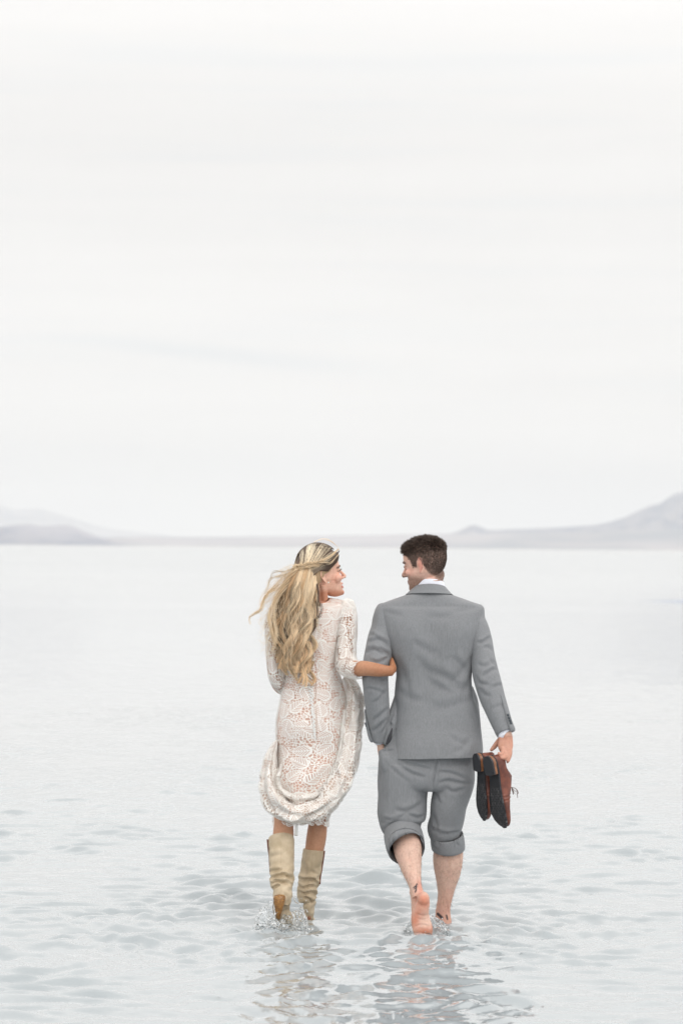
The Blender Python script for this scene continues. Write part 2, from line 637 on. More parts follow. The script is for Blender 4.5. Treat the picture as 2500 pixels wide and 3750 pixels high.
def sole_mat():
    m, t, b = mat('rubber_sole', rough=.6, spec=.4)
    a = t.node('ShaderNodeAttribute', attribute_name='lc')
    br = t.node('ShaderNodeTexBrick', ins={'Vector': a.outputs['Vector'], 'Scale': 24., 'Mortar Size': .05, 'Color1': (.11, .11, .11, 1), 'Color2': (.05, .05, .055, 1), 'Mortar': (.008, .008, .01, 1)})
    n = t.noise(a.outputs['Vector'], 60, 4, .6)
    sx_ = t.node('ShaderNodeSeparateXYZ', ins={0: a.outputs['Vector']})
    fr = t.ramp(sx_.outputs[0], .13, .15)
    c = t.mix(t.m('MULTIPLY', fr, t.ramp(n, .35, .6)), (.018, .02, .024), br.outputs[0])
    t.l.new(c, b.inputs['Base Color'])
    return m


M_LEATHER = leather_brown()
M_SOLE = sole_mat()
M_RUBBER, _, _ = mat('black_rubber', (.03, .032, .037), .55, .4)
M_LACES, _, _ = mat('brown_laces', (.10, .035, .02), .7, .3)
M_PEARL, _, _ = mat('pearl', (.85, .8, .72), .2, .6)


def splash_mat():
    m, t, b = mat('splash_water', (.97, .985, .99), .03, .5)
    b.inputs['Transmission Weight'].default_value = 1.
    b.inputs['IOR'].default_value = 1.33
    bump(t, b, t.noise(objco(t), 60, 2, .5), .25, .003)
    return m


M_SPLASH = splash_mat()


# ================================================================== SETTING
def water_material():
    m, t, b = mat('lake_water', (.345, .378, .395), .03, .5)
    b.inputs['IOR'].default_value = 1.38
    g = t.node('ShaderNodeNewGeometry')
    p = g.outputs['Position']
    sp = t.node('ShaderNodeSeparateXYZ', ins={0: p})
    dist = sp.outputs[1]
    # wind ripples too small or too far for the mesh
    n1 = t.noise(t.map(p, (9, 14, 1)), 1., 4, .6, .6)
    n2 = t.noise(t.map(p, (1.2, 2.4, 1)), 1., 4, .55, .4)
    n3 = t.noise(t.map(p, (.004, .03, 1)), 1., 3, .5)
    patch = t.ramp(n3, .35, .65, .55, 1.15)
    far = t.ramp(dist, 14., 45.)
    h = t.m('ADD', t.m('MULTIPLY', n1, t.ramp(dist, 20., 60., .09, .05)), t.m('MULTIPLY', n2, t.m('MULTIPLY', far, 2.2)))
    bmp = t.node('ShaderNodeBump', ins={'Height': h, 'Strength': t.m('MULTIPLY', patch, .55), 'Distance': .05})
    t.l.new(bmp.outputs[0], b.inputs['Normal'])
    # wet salt banks just under the surface, seen as faint bands and one darker pool on the right
    ex = t.m('DIVIDE', t.m('SUBTRACT', sp.outputs[0], 12.6), 2.3)
    ey = t.m('DIVIDE', t.m('SUBTRACT', dist, 82.), 3.6)
    e = t.m('ADD', t.m('MULTIPLY', ex, ex), t.m('MULTIPLY', ey, ey))
    pool = t.ramp(e, 1.4, .3)
    b.inputs['Roughness'].default_value = .06
    t.l.new(t.ramp(dist, 15., 200., .05, .22), b.inputs['Roughness'])
    c = t.mix(t.m('MULTIPLY', t.ramp(n3, .5, .7), .5), (.345, .378, .395), (.32, .352, .37))
    c = t.mix(pool, c, (.30, .36, .50))
    t.l.new(c, b.inputs['Base Color'])
    t.l.new(t.m('SUBTRACT', .5, t.m('MULTIPLY', pool, .42)), b.inputs['Specular IOR Level'])
    t.l.new(t.m('SUBTRACT', 1., pool), b.inputs['Coat Weight'])
    b.inputs['Coat IOR'].default_value = 1.33
    t.l.new(t.ramp(dist, 15., 200., .04, .2), b.inputs['Coat Roughness'])
    t.l.new(bmp.outputs[0], b.inputs['Coat Normal'])
    return m


FEET = [(at(1550, 3420, 10.95)[0], 10.93, 1.0), (at(1632, 3372, 11.3)[0], 11.32, .8),
        (at(1020, 3390, 11.08)[0], 11.03, 1.2), (at(1130, 3366, 11.36)[0], 11.36, .7)]


def water_height(x, y):
    rr = np.random.default_rng(11)
    h = np.zeros_like(x)
    wx = fbm(np.stack([x * .8, y * .8, x * 0], 1), 2, 5) * .35
    wy = fbm(np.stack([x * .8, y * .8, x * 0 + 9], 1), 2, 6) * .35
    grp = .62 + .95 * sstep(-.08, .5, fbm(np.stack([x * 3.4, y * 2.6, x * 0 + 5], 1), 2, 41))
    for k in range(84):
        lam = 10 ** rr.uniform(math.log10(.09), math.log10(.62))
        a = rr.normal(0, radians(24)) + pi / 2 + .12
        kx, ky = cos(a) * 2 * pi / lam, sin(a) * 2 * pi / lam
        ph = rr.uniform(0, 2 * pi)
        amp = .0033 * lam / .2 * (1 if lam < .5 else .5) * .8
        s = .5 + .5 * np.sin(kx * (x + wx) + ky * (y + wy) + ph)
        h += amp * (s ** 2.4 - .35) * (grp * 1.45 if lam < .26 else .62)
    pat = .42 + .7 * sstep(-.35, .45, fbm(np.stack([x * .55, y * .4, x * 0 + 3], 1), 2, 8))
    h *= pat
    near = np.zeros_like(x)
    for fx, fy, s in FEET:
        r = np.hypot(x - fx, y - fy)
        h += s * .006 * np.cos(2 * pi * r / .17 - 1.2) * np.exp(-((r - .22) / .25) ** 2) * (.6 + .5 * fbm(np.stack([x * 5, y * 5, x * 0], 1), 2, 3))
        h += s * .0035 * np.cos(2 * pi * r / .11) * np.exp(-((r - .75) / .35) ** 2)
        near = np.maximum(near, s * np.exp(-(r / .28) ** 2))
    wk = 0
    for cx, y0 in ((FEET[0][0] + .03, 11.25), (FEET[2][0] + .05, 11.2)):
        wdt = .22 + .14 * np.clip(y0 - y, 0, 4)
        wk = wk + np.exp(-((x - cx) / wdt) ** 2) * sstep(y0 + .15, y0 - .15, y)
    wk = np.clip(wk, 0, 1.1)
    tur = 1 - 2.2 * np.abs(fbm(np.stack([x * 7.5 + 1.5 * vnoise(np.stack([x * 3, y * 3, x * 0], 1), 9), y * 5.0, x * 0 + 1], 1), 4, 21))
    h += (.0105 * wk + .009 * near) * tur + .0032 * wk * fbm(np.stack([x * 19, y * 13, x * 0 + 4], 1), 2, 27)
    return h


def build_water():
    xs_in = np.arange(-6.2, 6.2001, .018)
    out = 6.2 * np.geomspace(1, 3000, 70)[1:]
    xs = np.r_[-out[::-1], xs_in, out]
    y_in = [7.0]
    while y_in[-1] < 36: y_in.append(y_in[-1] + .019 * max(1., y_in[-1] / 11.5) ** 1.3)
    y_in = np.array(y_in)
    ys = np.r_[-40, -10, 0, 3, 5, 6, 6.5, 6.8, y_in, 36.5 * np.geomspace(1, 3250 / 36.5, 160)]
    X, Y = np.meshgrid(xs, ys)
    x, y = X.ravel(), Y.ravel()
    fade = sstep(6.9, 7.4, y) * (1 - .55 * sstep(11, 17, y)) * (1 - sstep(16, 36, y)) * (1 - sstep(5.0, 6.3, np.abs(x)))
    z = np.zeros_like(x)
    k = fade > 0
    z[k] = water_height(x[k], y[k]) * fade[k]
    n, mm = len(ys), len(xs)
    idx = np.arange(n * mm).reshape(n, mm)
    q = np.stack([idx[:-1, :-1], idx[:-1, 1:], idx[1:, 1:], idx[1:, :-1]], -1).reshape(-1, 4)
    add('water', MD(np.stack([x, y, z], 1), q), water_material(), kind='structure')


build_water()


def land_mat(name, lo, hi, sc):
    m, t, b = mat(name, rough=1., spec=.0)
    co = objco(t)
    n = t.noise(co, sc, 5, .6)
    n2 = t.noise(co, sc * .22, 3, .5)
    c = t.mix(t.ramp(n, .35, .65), lo, hi)
    c = t.mix(t.ramp(n2, .45, .65), c, tuple(1.25 * v for v in hi))
    t.l.new(c, b.inputs['Base Color'])
    return m


M_SALT, _, _ = mat('salt_crust', (.62, .61, .58), .9, .1)
add('ground', MD([[-90000, -2000, -.3], [90000, -2000, -.3], [90000, 90000, -.3], [-90000, 90000, -.3]], [[0, 1, 2, 3]]), M_SALT, smooth=False, kind='structure')


def mountain(name, pts, Y0, depth, base_px, m, seed, rough=.22):
    pts = np.array(pts, float)
    nx, nd = 260, 40
    px = np.linspace(pts[0, 0], pts[-1, 0], nx)
    py = np.interp(px, pts[:, 0], pts[:, 1])
    ridge = at(px, py, Y0 + depth * .55)
    V = []
    span = ridge[-1, 0] - ridge[0, 0]
    for j in range(nd):
        s = j / (nd - 1)
        g = sstep(0, .56, s) if s < .56 else sstep(1.0, .56, s)
        g = (.35 * s / .56 + .65 * g) if s < .56 else g
        yy = Y0 + depth * s
        P = np.stack([ridge[:, 0] * (yy / (Y0 + depth * .55)), np.full(nx, yy), np.full(nx, 0.)], 1)
        z = ridge[:, 2]
        nz = fbm(P / (span * .035), 4, seed)
        zz = z * g * (1 + rough * 2.4 * nz * (1 - abs(2 * g - 1)) + .0 * nz) - 3 * (1 - g)
        P[:, 2] = zz
        V.append(P)
    V = np.vstack(V)
    idx = np.arange(nx * nd).reshape(nd, nx)
    q = np.stack([idx[:-1, :-1], idx[:-1, 1:], idx[1:, 1:], idx[1:, :-1]], -1).reshape(-1, 4)
    add(name, MD(V, q), m, kind='structure')


M_L1 = land_mat('desert_slope', (.035, .075, .165), (.25, .245, .285), .0045)
M_L2 = land_mat('pale_fan', (.20, .225, .27), (.34, .32, .34), .0016)
mountain('hills', [(-700, 1962), (-300, 1935), (0, 1930), (60, 1922), (100, 1920), (150, 1927), (190, 1926), (239, 1922), (270, 1928), (310, 1946), (350, 1962), (380, 1970), (420, 1984), (470, 1994)], 11000, 3000, 0, M_L1, 2)
mountain('far_hills', [(-900, 1900), (-300, 1830), (0, 1852), (60, 1868), (90, 1864), (140, 1862), (200, 1876), (280, 1902), (340, 1922), (420, 1940), (520, 1950), (620, 1962), (800, 1985)], 30000, 5000, 0, M_L1, 4)
mountain('foothills', [(150, 1992), (300, 1976), (420, 1968), (800, 1967), (1200, 1963), (1450, 1958), (1600, 1955), (1800, 1953), (2000, 1950), (2300, 1942), (2700, 1930), (3200, 1930)], 12500, 2600, 0, M_L2, 6, .06)
mountain('mountain', [(1500, 1985), (1640, 1957), (1680, 1944), (1715, 1927), (1735, 1922), (1755, 1928), (1785, 1941), (1850, 1939), (1920, 1937), (2060, 1931), (2180, 1922), (2240, 1909), (2290, 1893), (2340, 1868), (2380, 1850), (2415, 1843), (2450, 1820), (2475, 1803), (2490, 1804), (2520, 1790), (2620, 1768), (2760, 1800), (3000, 1880), (3300, 1950)], 15500, 5000, 0, M_L1, 9)

# the air
hz = MD([[x, y, z] for x in (-60000, 60000) for y in (-500, 60000) for z in (-4, 620)],
        [[0, 1, 3, 2], [4, 6, 7, 5], [0, 4, 5, 1], [2, 3, 7, 6], [0, 2, 6, 4], [1, 5, 7, 3]])
M_HAZE = bpy.data.materials.new('haze_air'); M_HAZE.use_nodes = True
ht = NT(M_HAZE.node_tree)
ht.n.remove(ht.n['Principled BSDF'])
pv = ht.node('ShaderNodeVolumePrincipled', ins={'Color': (.84, .86, .885, 1), 'Density': 6.5e-5, 'Anisotropy': .0})
ht.l.new(pv.outputs[0], ht.n['Material Output'].inputs['Volume'])
add('haze', hz, M_HAZE, smooth=False, kind='stuff')


# ================================================================== HEADS
HEAD_ROWS = [  # z, front, back, half width (cm, ear axis at y=0, chin at z=0)
    (-.2, 7.2, 4.9, 1.3), (.5, 8.5, 3.0, 2.8), (1.5, 9.0, 1.2, 3.8), (3.0, 8.6, -.8, 4.8), (4.5, 8.8, -3.0, 5.5), (6.0, 8.8, -5.2, 6.1),
    (7.5, 8.8, -6.8, 6.6), (9.0, 8.7, -8.0, 7.0), (11.0, 8.6, -9.0, 7.25), (12.4, 9.2, -9.4, 7.4), (14, 9.45, -9.7, 7.5), (16, 9.3, -9.6, 7.5),
    (18, 8.6, -9.0, 7.1), (19.6, 7.3, -7.9, 6.3), (20.8, 5.6, -6.2, 5.1), (21.7, 3.2, -4.0, 3.4), (22.2, .8, -1.6, 1.2)]


def head_parts(fem, mouth_open=0.):
    P = []
    R = []
    for z, f, bk, hw in HEAD_ROWS:
        k = .94 if fem else 1.
        if z < 8: k *= (.92 if fem else 1.07)
        if z < 4 and not fem: f += .35
        R.append([0, (f + bk) / 2, z, hw * k, 0, 0, 0, (f - bk) / 2, 0])
    P.append(loft(np.array(R), 60, 48, expo=2.25))

    def L(rows, N=12, ref=(1, 0, 0)): P.append(limb(rows, n=16, N=N, ref=ref))
    s = .85 if fem else 1.
    L([(0, 8.9, 12.6, .5, .7), (0, 9.6, 11.2, .55, .7), (0, 10.5, 9.5, .7, .8), (0, 11.3, 8.1, .95 * s, 1.15 * s), (0, 10.9, 7.3, .7, .9)])
    for sx_ in (-1, 1):
        P.append(blob((sx_ * 1.25 * s, 9.7, 7.6), (.75 * s, 1.1, .7)))
        P.append(blob((sx_ * 4.4, 6.4, 8.4), (2.2, 2.3, 2.2) if fem else (1.9, 2.0, 1.8)))
        P.append(blob((sx_ * 3.1, 8.0, 11.2), (1.5, 1.15, 1.0)))
        L([(sx_ * .9, 9.2, 12.9, .5, .5), (sx_ * 3., 9.0, 13.3, .6, .5), (sx_ * 5.2, 7.6, 12.9, .5, .4)], ref=(0, 0, 1))
        # ear: bowl, helix rim, lobe
        ca, sa = cos(radians(28)), sin(radians(28))
        def ear(y, z, o=0.):   # plane leaning away from the skull towards the back
            return (sx_ * (6.95 + o + (-y) * sa * 1.0 + .35), y * ca - .5, z)
        P.append(limb([(*ear(.6, 8.1), .5, .45), (*ear(.2, 9.0), 1.0, .35), (*ear(-.1, 10.4), 1.35, .35), (*ear(-.2, 11.8), 1.25, .35), (*ear(0, 12.7), .6, .3)], n=14, N=12, ref=(1, 0, 0)))
        rim = [ear(.75, 10.6, .1), ear(1.15, 12.0, .15), ear(.7, 13.0, .2), ear(-.4, 13.35, .25), ear(-1.5, 12.6, .3), ear(-1.75, 11.0, .3), ear(-1.2, 9.6, .25), ear(-.3, 8.4, .15), ear(.5, 7.5, .1)]
        P.append(limb([(*r, .33, .33) for r in rim], n=40, N=8, ref=(1, 0, .1)))
        P.append(blob(ear(.4, 7.7, .1), (.4, .75, .8)))
    mo = mouth_open
    L([(-2.5, 7.9, 4.9 + mo * .4, .3, .3), (-1.2, 9.0, 5.15, .5, .45), (0, 9.35, 5.05, .5, .5), (1.2, 9.0, 5.15, .5, .45), (2.5, 7.9, 4.9 + mo * .4, .3, .3)], ref=(0, 0, 1))
    L([(-2.3, 7.9, 4.5, .3, .3), (-1.1, 8.9, 4.1 - mo, .55, .5), (0, 9.2, 3.95 - mo, .6, .55), (1.1, 8.9, 4.1 - mo, .55, .5), (2.3, 7.9, 4.5, .3, .3)], ref=(0, 0, 1))
    P.append(blob((0, 8.1, 1.2), (1.9, 1.5, 1.4)))
    for p in P: p.v = p.v / 100.
    return P


class Head:
    def __init__(s, earpx, Y, yaw, pitch, scale, side):
        """earpx: where the visible ear sits in the photo; side=+1 right ear"""
        a, b_ = yaw, pitch
        Rz = np.array([[cos(a), -sin(a), 0], [sin(a), cos(a), 0], [0, 0, 1]])
        Rx = np.array([[1, 0, 0], [0, cos(b_), -sin(b_)], [0, sin(b_), cos(b_)]])
        s.R = Rz @ Rx * scale
        s.o = np.zeros(3)
        e = s.w(np.array([[side * .078, -.006, .104]]))[0]
        g = at(earpx[0], earpx[1], Y)
        s.o = g - e
        # put the head centre, not the ear, at depth Y
        c = s.w(np.array([[0, 0, .12]]))[0]
        p = proj(c[None])[0]
        s.o = s.o + (at(p[0], p[1], Y) - c)

    def w(s, P):
        return np.asarray(P, float) @ s.R.T + s.o

    def inv(s, P):
        return (P - s.o) @ np.linalg.inv(s.R).T


def place_head(head, parts):
    for p in parts: p.v = head.w(p.v)
    return parts


HM = Head((1537, 2070), 11.20, radians(64), radians(-11), 1.065, -1)
HW_ = Head((1187, 2113), 11.30, radians(-72), radians(13), 1.03, 1)


def paint_face(hd, V, col, near_head, lipc, browc, fem):
    """colour that belongs to the face: lips, brows, lash line, cheeks, stubble; plus shade painted into nostrils and ear hollows"""
    L = hd.inv(V) * 100
    x, y, z = L.T
    ok = near_head
    def put(mask, c, k=1.):
        mm = (mask * k * ok)[:, None]
        col[:] = col * (1 - mm) + np.array(c) * mm
    ax = np.abs(x)
    put(np.exp(-((ax - 4.6) / 2.2) ** 2 - ((z - 8.4) / 1.8) ** 2) * (y > 3), col * np.array([1.06, .82, .8]), .6)
    put((np.exp(-((z - (4.55 if not fem else 4.3)) / (.55 if not fem else .95)) ** 4) * (ax < 2.3) * (y > 7.9)), lipc)
    if fem:
        put(np.exp(-((z - 4.5) / .33) ** 4) * (ax < 1.9) * (y > 7.8), (.85, .82, .78))
    bz = 13.5 - .1 * (ax - 2.8) ** 2
    put(np.exp(-((z - bz) / (.42 if fem else .6)) ** 4) * (ax > 1.1) * (ax < 5.3) * (y > 5.8), browc, .9)
    put(np.exp(-((z - 11.25) / .28) ** 4) * sstep(1.5, 1.9, ax) * (1 - sstep(4.2, 4.7, ax)) * (y > 6), (.03, .022, .02), .95)
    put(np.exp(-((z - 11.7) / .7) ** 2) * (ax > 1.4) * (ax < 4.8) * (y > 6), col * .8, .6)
    # nostril, the dark of its opening painted on
    put(np.exp(-((ax - .75) / .38) ** 4 - ((z - 7.0) / .4) ** 4) * (y > 9), (.06, .02, .015), .9)
    # ear hollow, its shade painted as darker skin
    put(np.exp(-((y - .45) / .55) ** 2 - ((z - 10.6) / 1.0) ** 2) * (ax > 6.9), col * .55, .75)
    return L


def strands(P, r, col):
    """P (S,K,3), r (S,K), col (S,K,3) -> one mesh of tapered three-sided hairs"""
    S, K, _ = P.shape
    T = np.gradient(P, axis=1)
    T /= np.linalg.norm(T, axis=2, keepdims=True) + 1e-9
    ref = np.array([.31, .77, .55])
    A = np.cross(T, ref); A /= np.linalg.norm(A, axis=2, keepdims=True) + 1e-9
    B = np.cross(T, A)
    V = []
    for k in range(3):
        a = 2 * pi * k / 3
        V.append(P + r[..., None] * (A * cos(a) + B * sin(a)))
    V = np.stack(V, 2).reshape(-1, 3)
    C = np.repeat(col.reshape(-1, 3), 3, 0)
    idx = np.arange(S * K * 3).reshape(S, K, 3)
    a = idx[:, :-1]; b = idx[:, 1:]
    q = np.stack([a, np.roll(a, -1, 2), np.roll(b, -1, 2), b], -1).reshape(-1, 4)
    return MD(V, q, None, C)


# ================================================================== MAN
def finger(pts, r0, r1):
    rows = []
    n = len(pts)
    for i, p in enumerate(pts):
        r = r0 + (r1 - r0) * i / (n - 1)
        if 0 < i < n - 1: r *= 1.05
        rows.append([*p, r, r])
    rows[-1][3] *= .75; rows[-1][4] *= .75
    return limb(rows, n=22, N=10, ref=(.2, .9, .3))


def pf(pts, r0, r1):
    return finger([at(*p) for p in pts], r0, r1)


def leg_hair(V, N, P2, root):
    rr = np.random.default_rng(77)
    ok = np.where((P2[:, 1] > 3060) * (P2[:, 1] < 3335) * (P2[:, 0] > 1415) * ((P2[:, 1] < 3240) | (P2[:, 0] > 1580)))[0]
    i = rr.choice(ok, 950)
    d = N[i] * .45 + np.array([0, 0, -.9]) + rr.normal(0, .35, (950, 3))
    d /= np.linalg.norm(d, axis=1, keepdims=True)
    t = np.linspace(0, 1, 4)[None, :, None]
    L = rr.uniform(.006, .015, (950, 1, 1))
    P = V[i][:, None] + d[:, None] * L * t + np.array([0, 0, -.3]) * L * t * t
    add('leg_hair', strands(P, np.tile([.00032, .0003, .00025, .0001], (950, 1)), np.tile([.16, .08, .05], (950, 4, 1))), M_HAIR, root)


def build_man():
    root = empty('person', None, 'man in a grey suit with rolled up trousers walking barefoot, brown shoes in his hand', 'person')
    # ---------- body
    B = place_head(HM, head_parts(False))
    nk0 = HM.w(np.array([[0, -.025, .07]]))[0]; 
    B.append(limb([[*nk0, .058, .062], [*at(1577, 2120, 11.205), .057, .062], [*at(1572, 2165, 11.21), .058, .062], [*at(1572, 2210, 11.21), .08, .07]], N=28))
    for sg, px in ((-1, 1530), (1, 1606)):   # neck muscles
        B.append(plimb([(px, 2110, 11.19, 14, .022), (px - sg * 4, 2170, 11.20, 20, .03)], N=12))
    B.append(loft(hrings([(2180, 1530, 1615, 11.21, .06), (2215, 1410, 1740, 11.21, .075), (2260, 1405, 1745, 11.2, .09), (2340, 1420, 1728, 11.2, .10),
                          (2440, 1465, 1708, 11.2, .095), (2560, 1468, 1705, 11.2, .09), (2680, 1440, 1722, 11.2, .095), (2800, 1425, 1705, 11.2, .10), (2880, 1440, 1690, 11.2, .09)]), 80, 48, expo=2.3))
    # arms
    B.append(plimb([(1420, 2240, 11.21, 30, .038), (1398, 2300, 11.19, 36, .045), (1388, 2400, 11.16, 35, .042), (1378, 2500, 11.13, 33, .038), (1380, 2600, 11.15, 29, .033), (1386, 2680, 11.17, 19, .024), (1391, 2720, 11.18, 13, .02), (1398, 2745, 11.18, 17, .018), (1410, 2790, 11.17, 20, .016), (1416, 2812, 11.16, 18, .012)], N=22))
    for i, (x0, x1) in enumerate(((1402, 1404), (1411, 1414), (1420, 1424), (1428, 1433))):
        B.append(pf([(x0, 2805, 11.16), (x0 + 3, 2835, 11.155), (x1, 2862 - 6 * abs(i - 1.4), 11.15)], .0085, .0065))
    B.append(pf([(1408, 2770, 11.17), (1410, 2795, 11.17), (1414, 2818, 11.17)], .009, .0075))
    B.append(plimb([(1738, 2245, 11.21, 30, .038), (1757, 2320, 11.18, 34, .042), (1772, 2410, 11.14, 33, .04), (1783, 2480, 11.11, 32, .036), (1800, 2540, 11.09, 32, .034), (1825, 2610, 11.06, 27, .03), (1846, 2672, 11.03, 22, .022), (1853, 2700, 11.02, 23, .02)], N=22))
    # the hand holding the shoes
    B.append(plimb([(1850, 2690, 11.025, 25, .02), (1850, 2712, 11.02, 27, .019), (1850, 2735, 11.01, 28, .017), (1855, 2758, 11.0, 19, .014)], N=20))
    Yh = 10.985
    B.append(pf([(1838, 2738, Yh + .015), (1840, 2757, Yh), (1830, 2763, Yh - .012), (1822, 2755, Yh - .01)], .0105, .0078))
    B.append(pf([(1849, 2748, Yh + .012), (1850, 2768, Yh - .002), (1840, 2776, Yh - .014), (1828, 2771, Yh - .014)], .0105, .008))
    B.append(pf([(1859, 2748, Yh + .012), (1861, 2772, Yh), (1857, 2789, Yh - .006), (1849, 2783, Yh - .012)], .0098, .0072))
    B.append(pf([(1868, 2738, Yh + .018), (1868, 2762, Yh + .008), (1862, 2781, Yh + .004), (1855, 2795, Yh)], .0085, .0062))
    B.append(pf([(1836, 2702, 11.03), (1819, 2722, 11.045), (1806, 2738, 11.05), (1794, 2750, 11.05)], .014, .0085))
    # legs
    B.append(plimb([(1478, 2800, 11.19, 66, .082), (1482, 2900, 11.19, 62, .078), (1482, 2980, 11.2, 52, .064), (1487, 3050, 11.17, 50, .056), (1489, 3090, 11.13, 52, .06), (1494, 3125, 11.09, 50, .058), (1501, 3160, 11.06, 42, .05), (1508, 3195, 11.03, 34, .042), (1516, 3228, 11.0, 26, .034), (1523, 3255, 10.985, 23, .03), (1532, 3285, 10.97, 26, .032)], N=28))
    B.append(plimb([(1652, 2800, 11.2, 60, .08), (1652, 2900, 11.2, 50, .07), (1640, 3000, 11.22, 50, .064), (1634, 3060, 11.25, 42, .056), (1640, 3110, 11.26, 53, .06), (1639, 3150, 11.26, 54.5, .06), (1638, 3195, 11.27, 48, .053), (1634, 3240, 11.28, 36, .044), (1629, 3285, 11.29, 27, .036), (1622, 3325, 11.3, 26, .034), (1621, 3350, 11.31, 28, .038), (1622, 3375, 11.32, 30, .045), (1624, 3392, 11.33, 30, .05)], N=28))
    # trailing foot: sole towards the camera, toes in the water
    B.append(blob(at(1549, 3292, 10.935), (.029, .034, .034)))
    B.append(plimb([(1549, 3275, 10.955, 16, .026), (1549, 3300, 10.945, 24, .03), (1544, 3325, 10.945, 27, .03), (1538, 3350, 10.95, 33, .026), (1541, 3378, 10.945, 36, .022), (1547, 3402, 10.935, 37, .018), (1548, 3420, 10.94, 34, .014), (1548, 3430, 10.95, 28, .01)], N=26))
    B.append(plimb([(1521, 3258, 10.985, 22, .026), (1522, 3300, 10.985, 18, .024), (1528, 3345, 10.98, 22, .022), (1538, 3390, 10.97, 26, .016)], N=18))
    B.append(blob(at(1506, 3268, 10.985), (.010, .014, .015)))
    for i, (xx, ll) in enumerate(((1526, 3441), (1537, 3446), (1547, 3447), (1558, 3446), (1572, 3442))):
        B.append(pf([(xx, 3412, 10.945), (xx, 3428, 10.955), (xx, ll, 10.98)], .0125 if i == 4 else .009, .009 if i == 4 else .0065))
    # standing foot, under water, pointing away
    fx = at(1624, 3385, 11.33)
    B.append(limb([(fx[0], 11.29, -.02, .03, .028), (fx[0] - .005, 11.36, -.02, .034, .034), (fx[0] + .01, 11.44, -.035, .043, .024), (fx[0] + .02, 11.50, -.042, .046, .017), (fx[0] + .025, 11.53, -.045, .042, .012)], N=20, ref=(0, 0, 1)))
    B.append(blob((fx[0] - .03, 11.34, .052), (.01, .014, .014)))
    for i in range(5):
        dx = -.036 + .018 * i
        B.append(finger([(fx[0] + .022 + dx, 11.52, -.045), (fx[0] + .023 + dx, 11.545, -.046), (fx[0] + .024 + dx, 11.565 + (.01 if i == 0 else -.003 * i), -.05)], .012 if i == 0 else .0085, .007))
    body = remesh(B, .0032, 3)
    V = body.v; P2 = proj(V); N = body.normals()
    base = np.array([.68, .465, .375])
    col = np.tile(base, (len(V), 1))
    # face a touch pinker
    L0 = HM.inv(V)
    nearh = (np.linalg.norm(L0 - np.array([0, 0, .11]), axis=1) < .17).astype(float)
    hands = sstep(2680, 2700, P2[:, 1]) * (P2[:, 0] > 1780) * (P2[:, 1] < 2820)
    col = col * (1 - hands[:, None]) + np.array([.56, .30, .22]) * hands[:, None]
    col = col * (1 - .5 * nearh[:, None]) + np.array([.70, .42, .34]) * .5 * nearh[:, None]
    L = paint_face(HM, V, col, nearh, (.5, .2, .16), (.05, .032, .025), False)
    x, y, z = L.T
    # red ears
    er = np.exp(-((np.abs(x) - 8) / 1.2) ** 2) * sstep(7.3, 7.7, np.abs(x)) * nearh
    col = col * (1 - .6 * er[:, None]) + np.array([.72, .27, .21]) * .6 * er[:, None]
    # stubble on jaw
    st = nearh * sstep(7.2, 4.5, z - .35 * (y - 3)) * (y > -.5) * (.75 + .35 * fbm(V * 400, 2, 3))
    st = np.clip(st * .85, 0, .82)[:, None]
    col = col * (1 - st) + np.array([.16, .09, .06]) * st
    # cropped hair painted at the roots
    hm = man_hair_region(x, y, z) * nearh
    hn = np.clip(hm * (.85 + .3 * fbm(V * 500, 2, 8)), 0, 1)[:, None] * .9
    col = col * (1 - hn) + np.array([.055, .036, .028]) * hn
    # ruddy heel and ball of the foot, pale arch
    ft = sstep(3262, 3285, P2[:, 1]) * (P2[:, 0] < 1590) * sstep(-.1, .35, -N[:, 1]) * (V[:, 1] < 11.1)
    red = np.exp(-((P2[:, 0] - 1550) / 30) ** 2 - ((P2[:, 1] - 3300) / 34) ** 2) + .9 * np.exp(-((P2[:, 0] - 1518) / 18) ** 2 - ((P2[:, 1] - 3375) / 26) ** 2) + 1.0 * np.exp(-((P2[:, 0] - 1555) / 36) ** 2 - ((P2[:, 1] - 3412) / 15) ** 2) + .5 * np.exp(-((P2[:, 0] - 1528) / 20) ** 2 - ((P2[:, 1] - 3345) / 20) ** 2)
    red = np.clip(red * ft, 0, 1)[:, None] * .85
    col = col * (1 - red) + np.array([.63, .23, .14]) * red
    rh = (.7 * np.exp(-((P2[:, 0] - 1537) / 14) ** 2 - ((P2[:, 1] - 3250) / 28) ** 2) * (V[:, 1] < 11.1))[:, None]
    col = col * (1 - rh) + np.array([.66, .27, .2]) * rh
    low = (sstep(3230, 3330, P2[:, 1]) * (P2[:, 0] > 1578) * .5)[:, None]
    col = col * (1 - low) + np.array([.62, .30, .22]) * low
    # leg hair and mottling
    lg = (P2[:, 1] > 3050) * (P2[:, 1] < 3260)
    mh = (np.clip(fbm(V * np.array([260, 260, 120]), 2, 12) - .18, 0, 1) * .6 * lg)[:, None]
    col = col * (1 - mh) + np.array([.28, .13, .08]) * mh
    # small dark marks inked at both ankles
    cm = N[:, 1] < .2
    for poly, wd, yy in ((([1526.5, 3237], [1522, 3246], [1524, 3256], [1520, 3266]), 2.6, 11.1), (([1514, 3251], [1519, 3246], [1525, 3247]), 2.2, 11.1), (([1521, 3252], [1516, 3256]), 1.5, 11.1),
                         (([1602, 3347], [1610, 3354], [1617, 3361]), 5., 11.6), (([1634, 3353], [1637, 3366]), 3., 11.6), (([1547, 3243], [1550, 3253]), 1.8, 11.1)):
        d, _, par = seg_dist(P2, np.array(poly))
        k = (sstep(wd + 1., wd - .6, d) * cm * (np.abs(V[:, 1] - (yy - .1)) < .25))[:, None] * .9
        col = col * (1 - k) + np.array([.015, .02, .03]) * k
    body.col = np.clip(col, 0, 1)
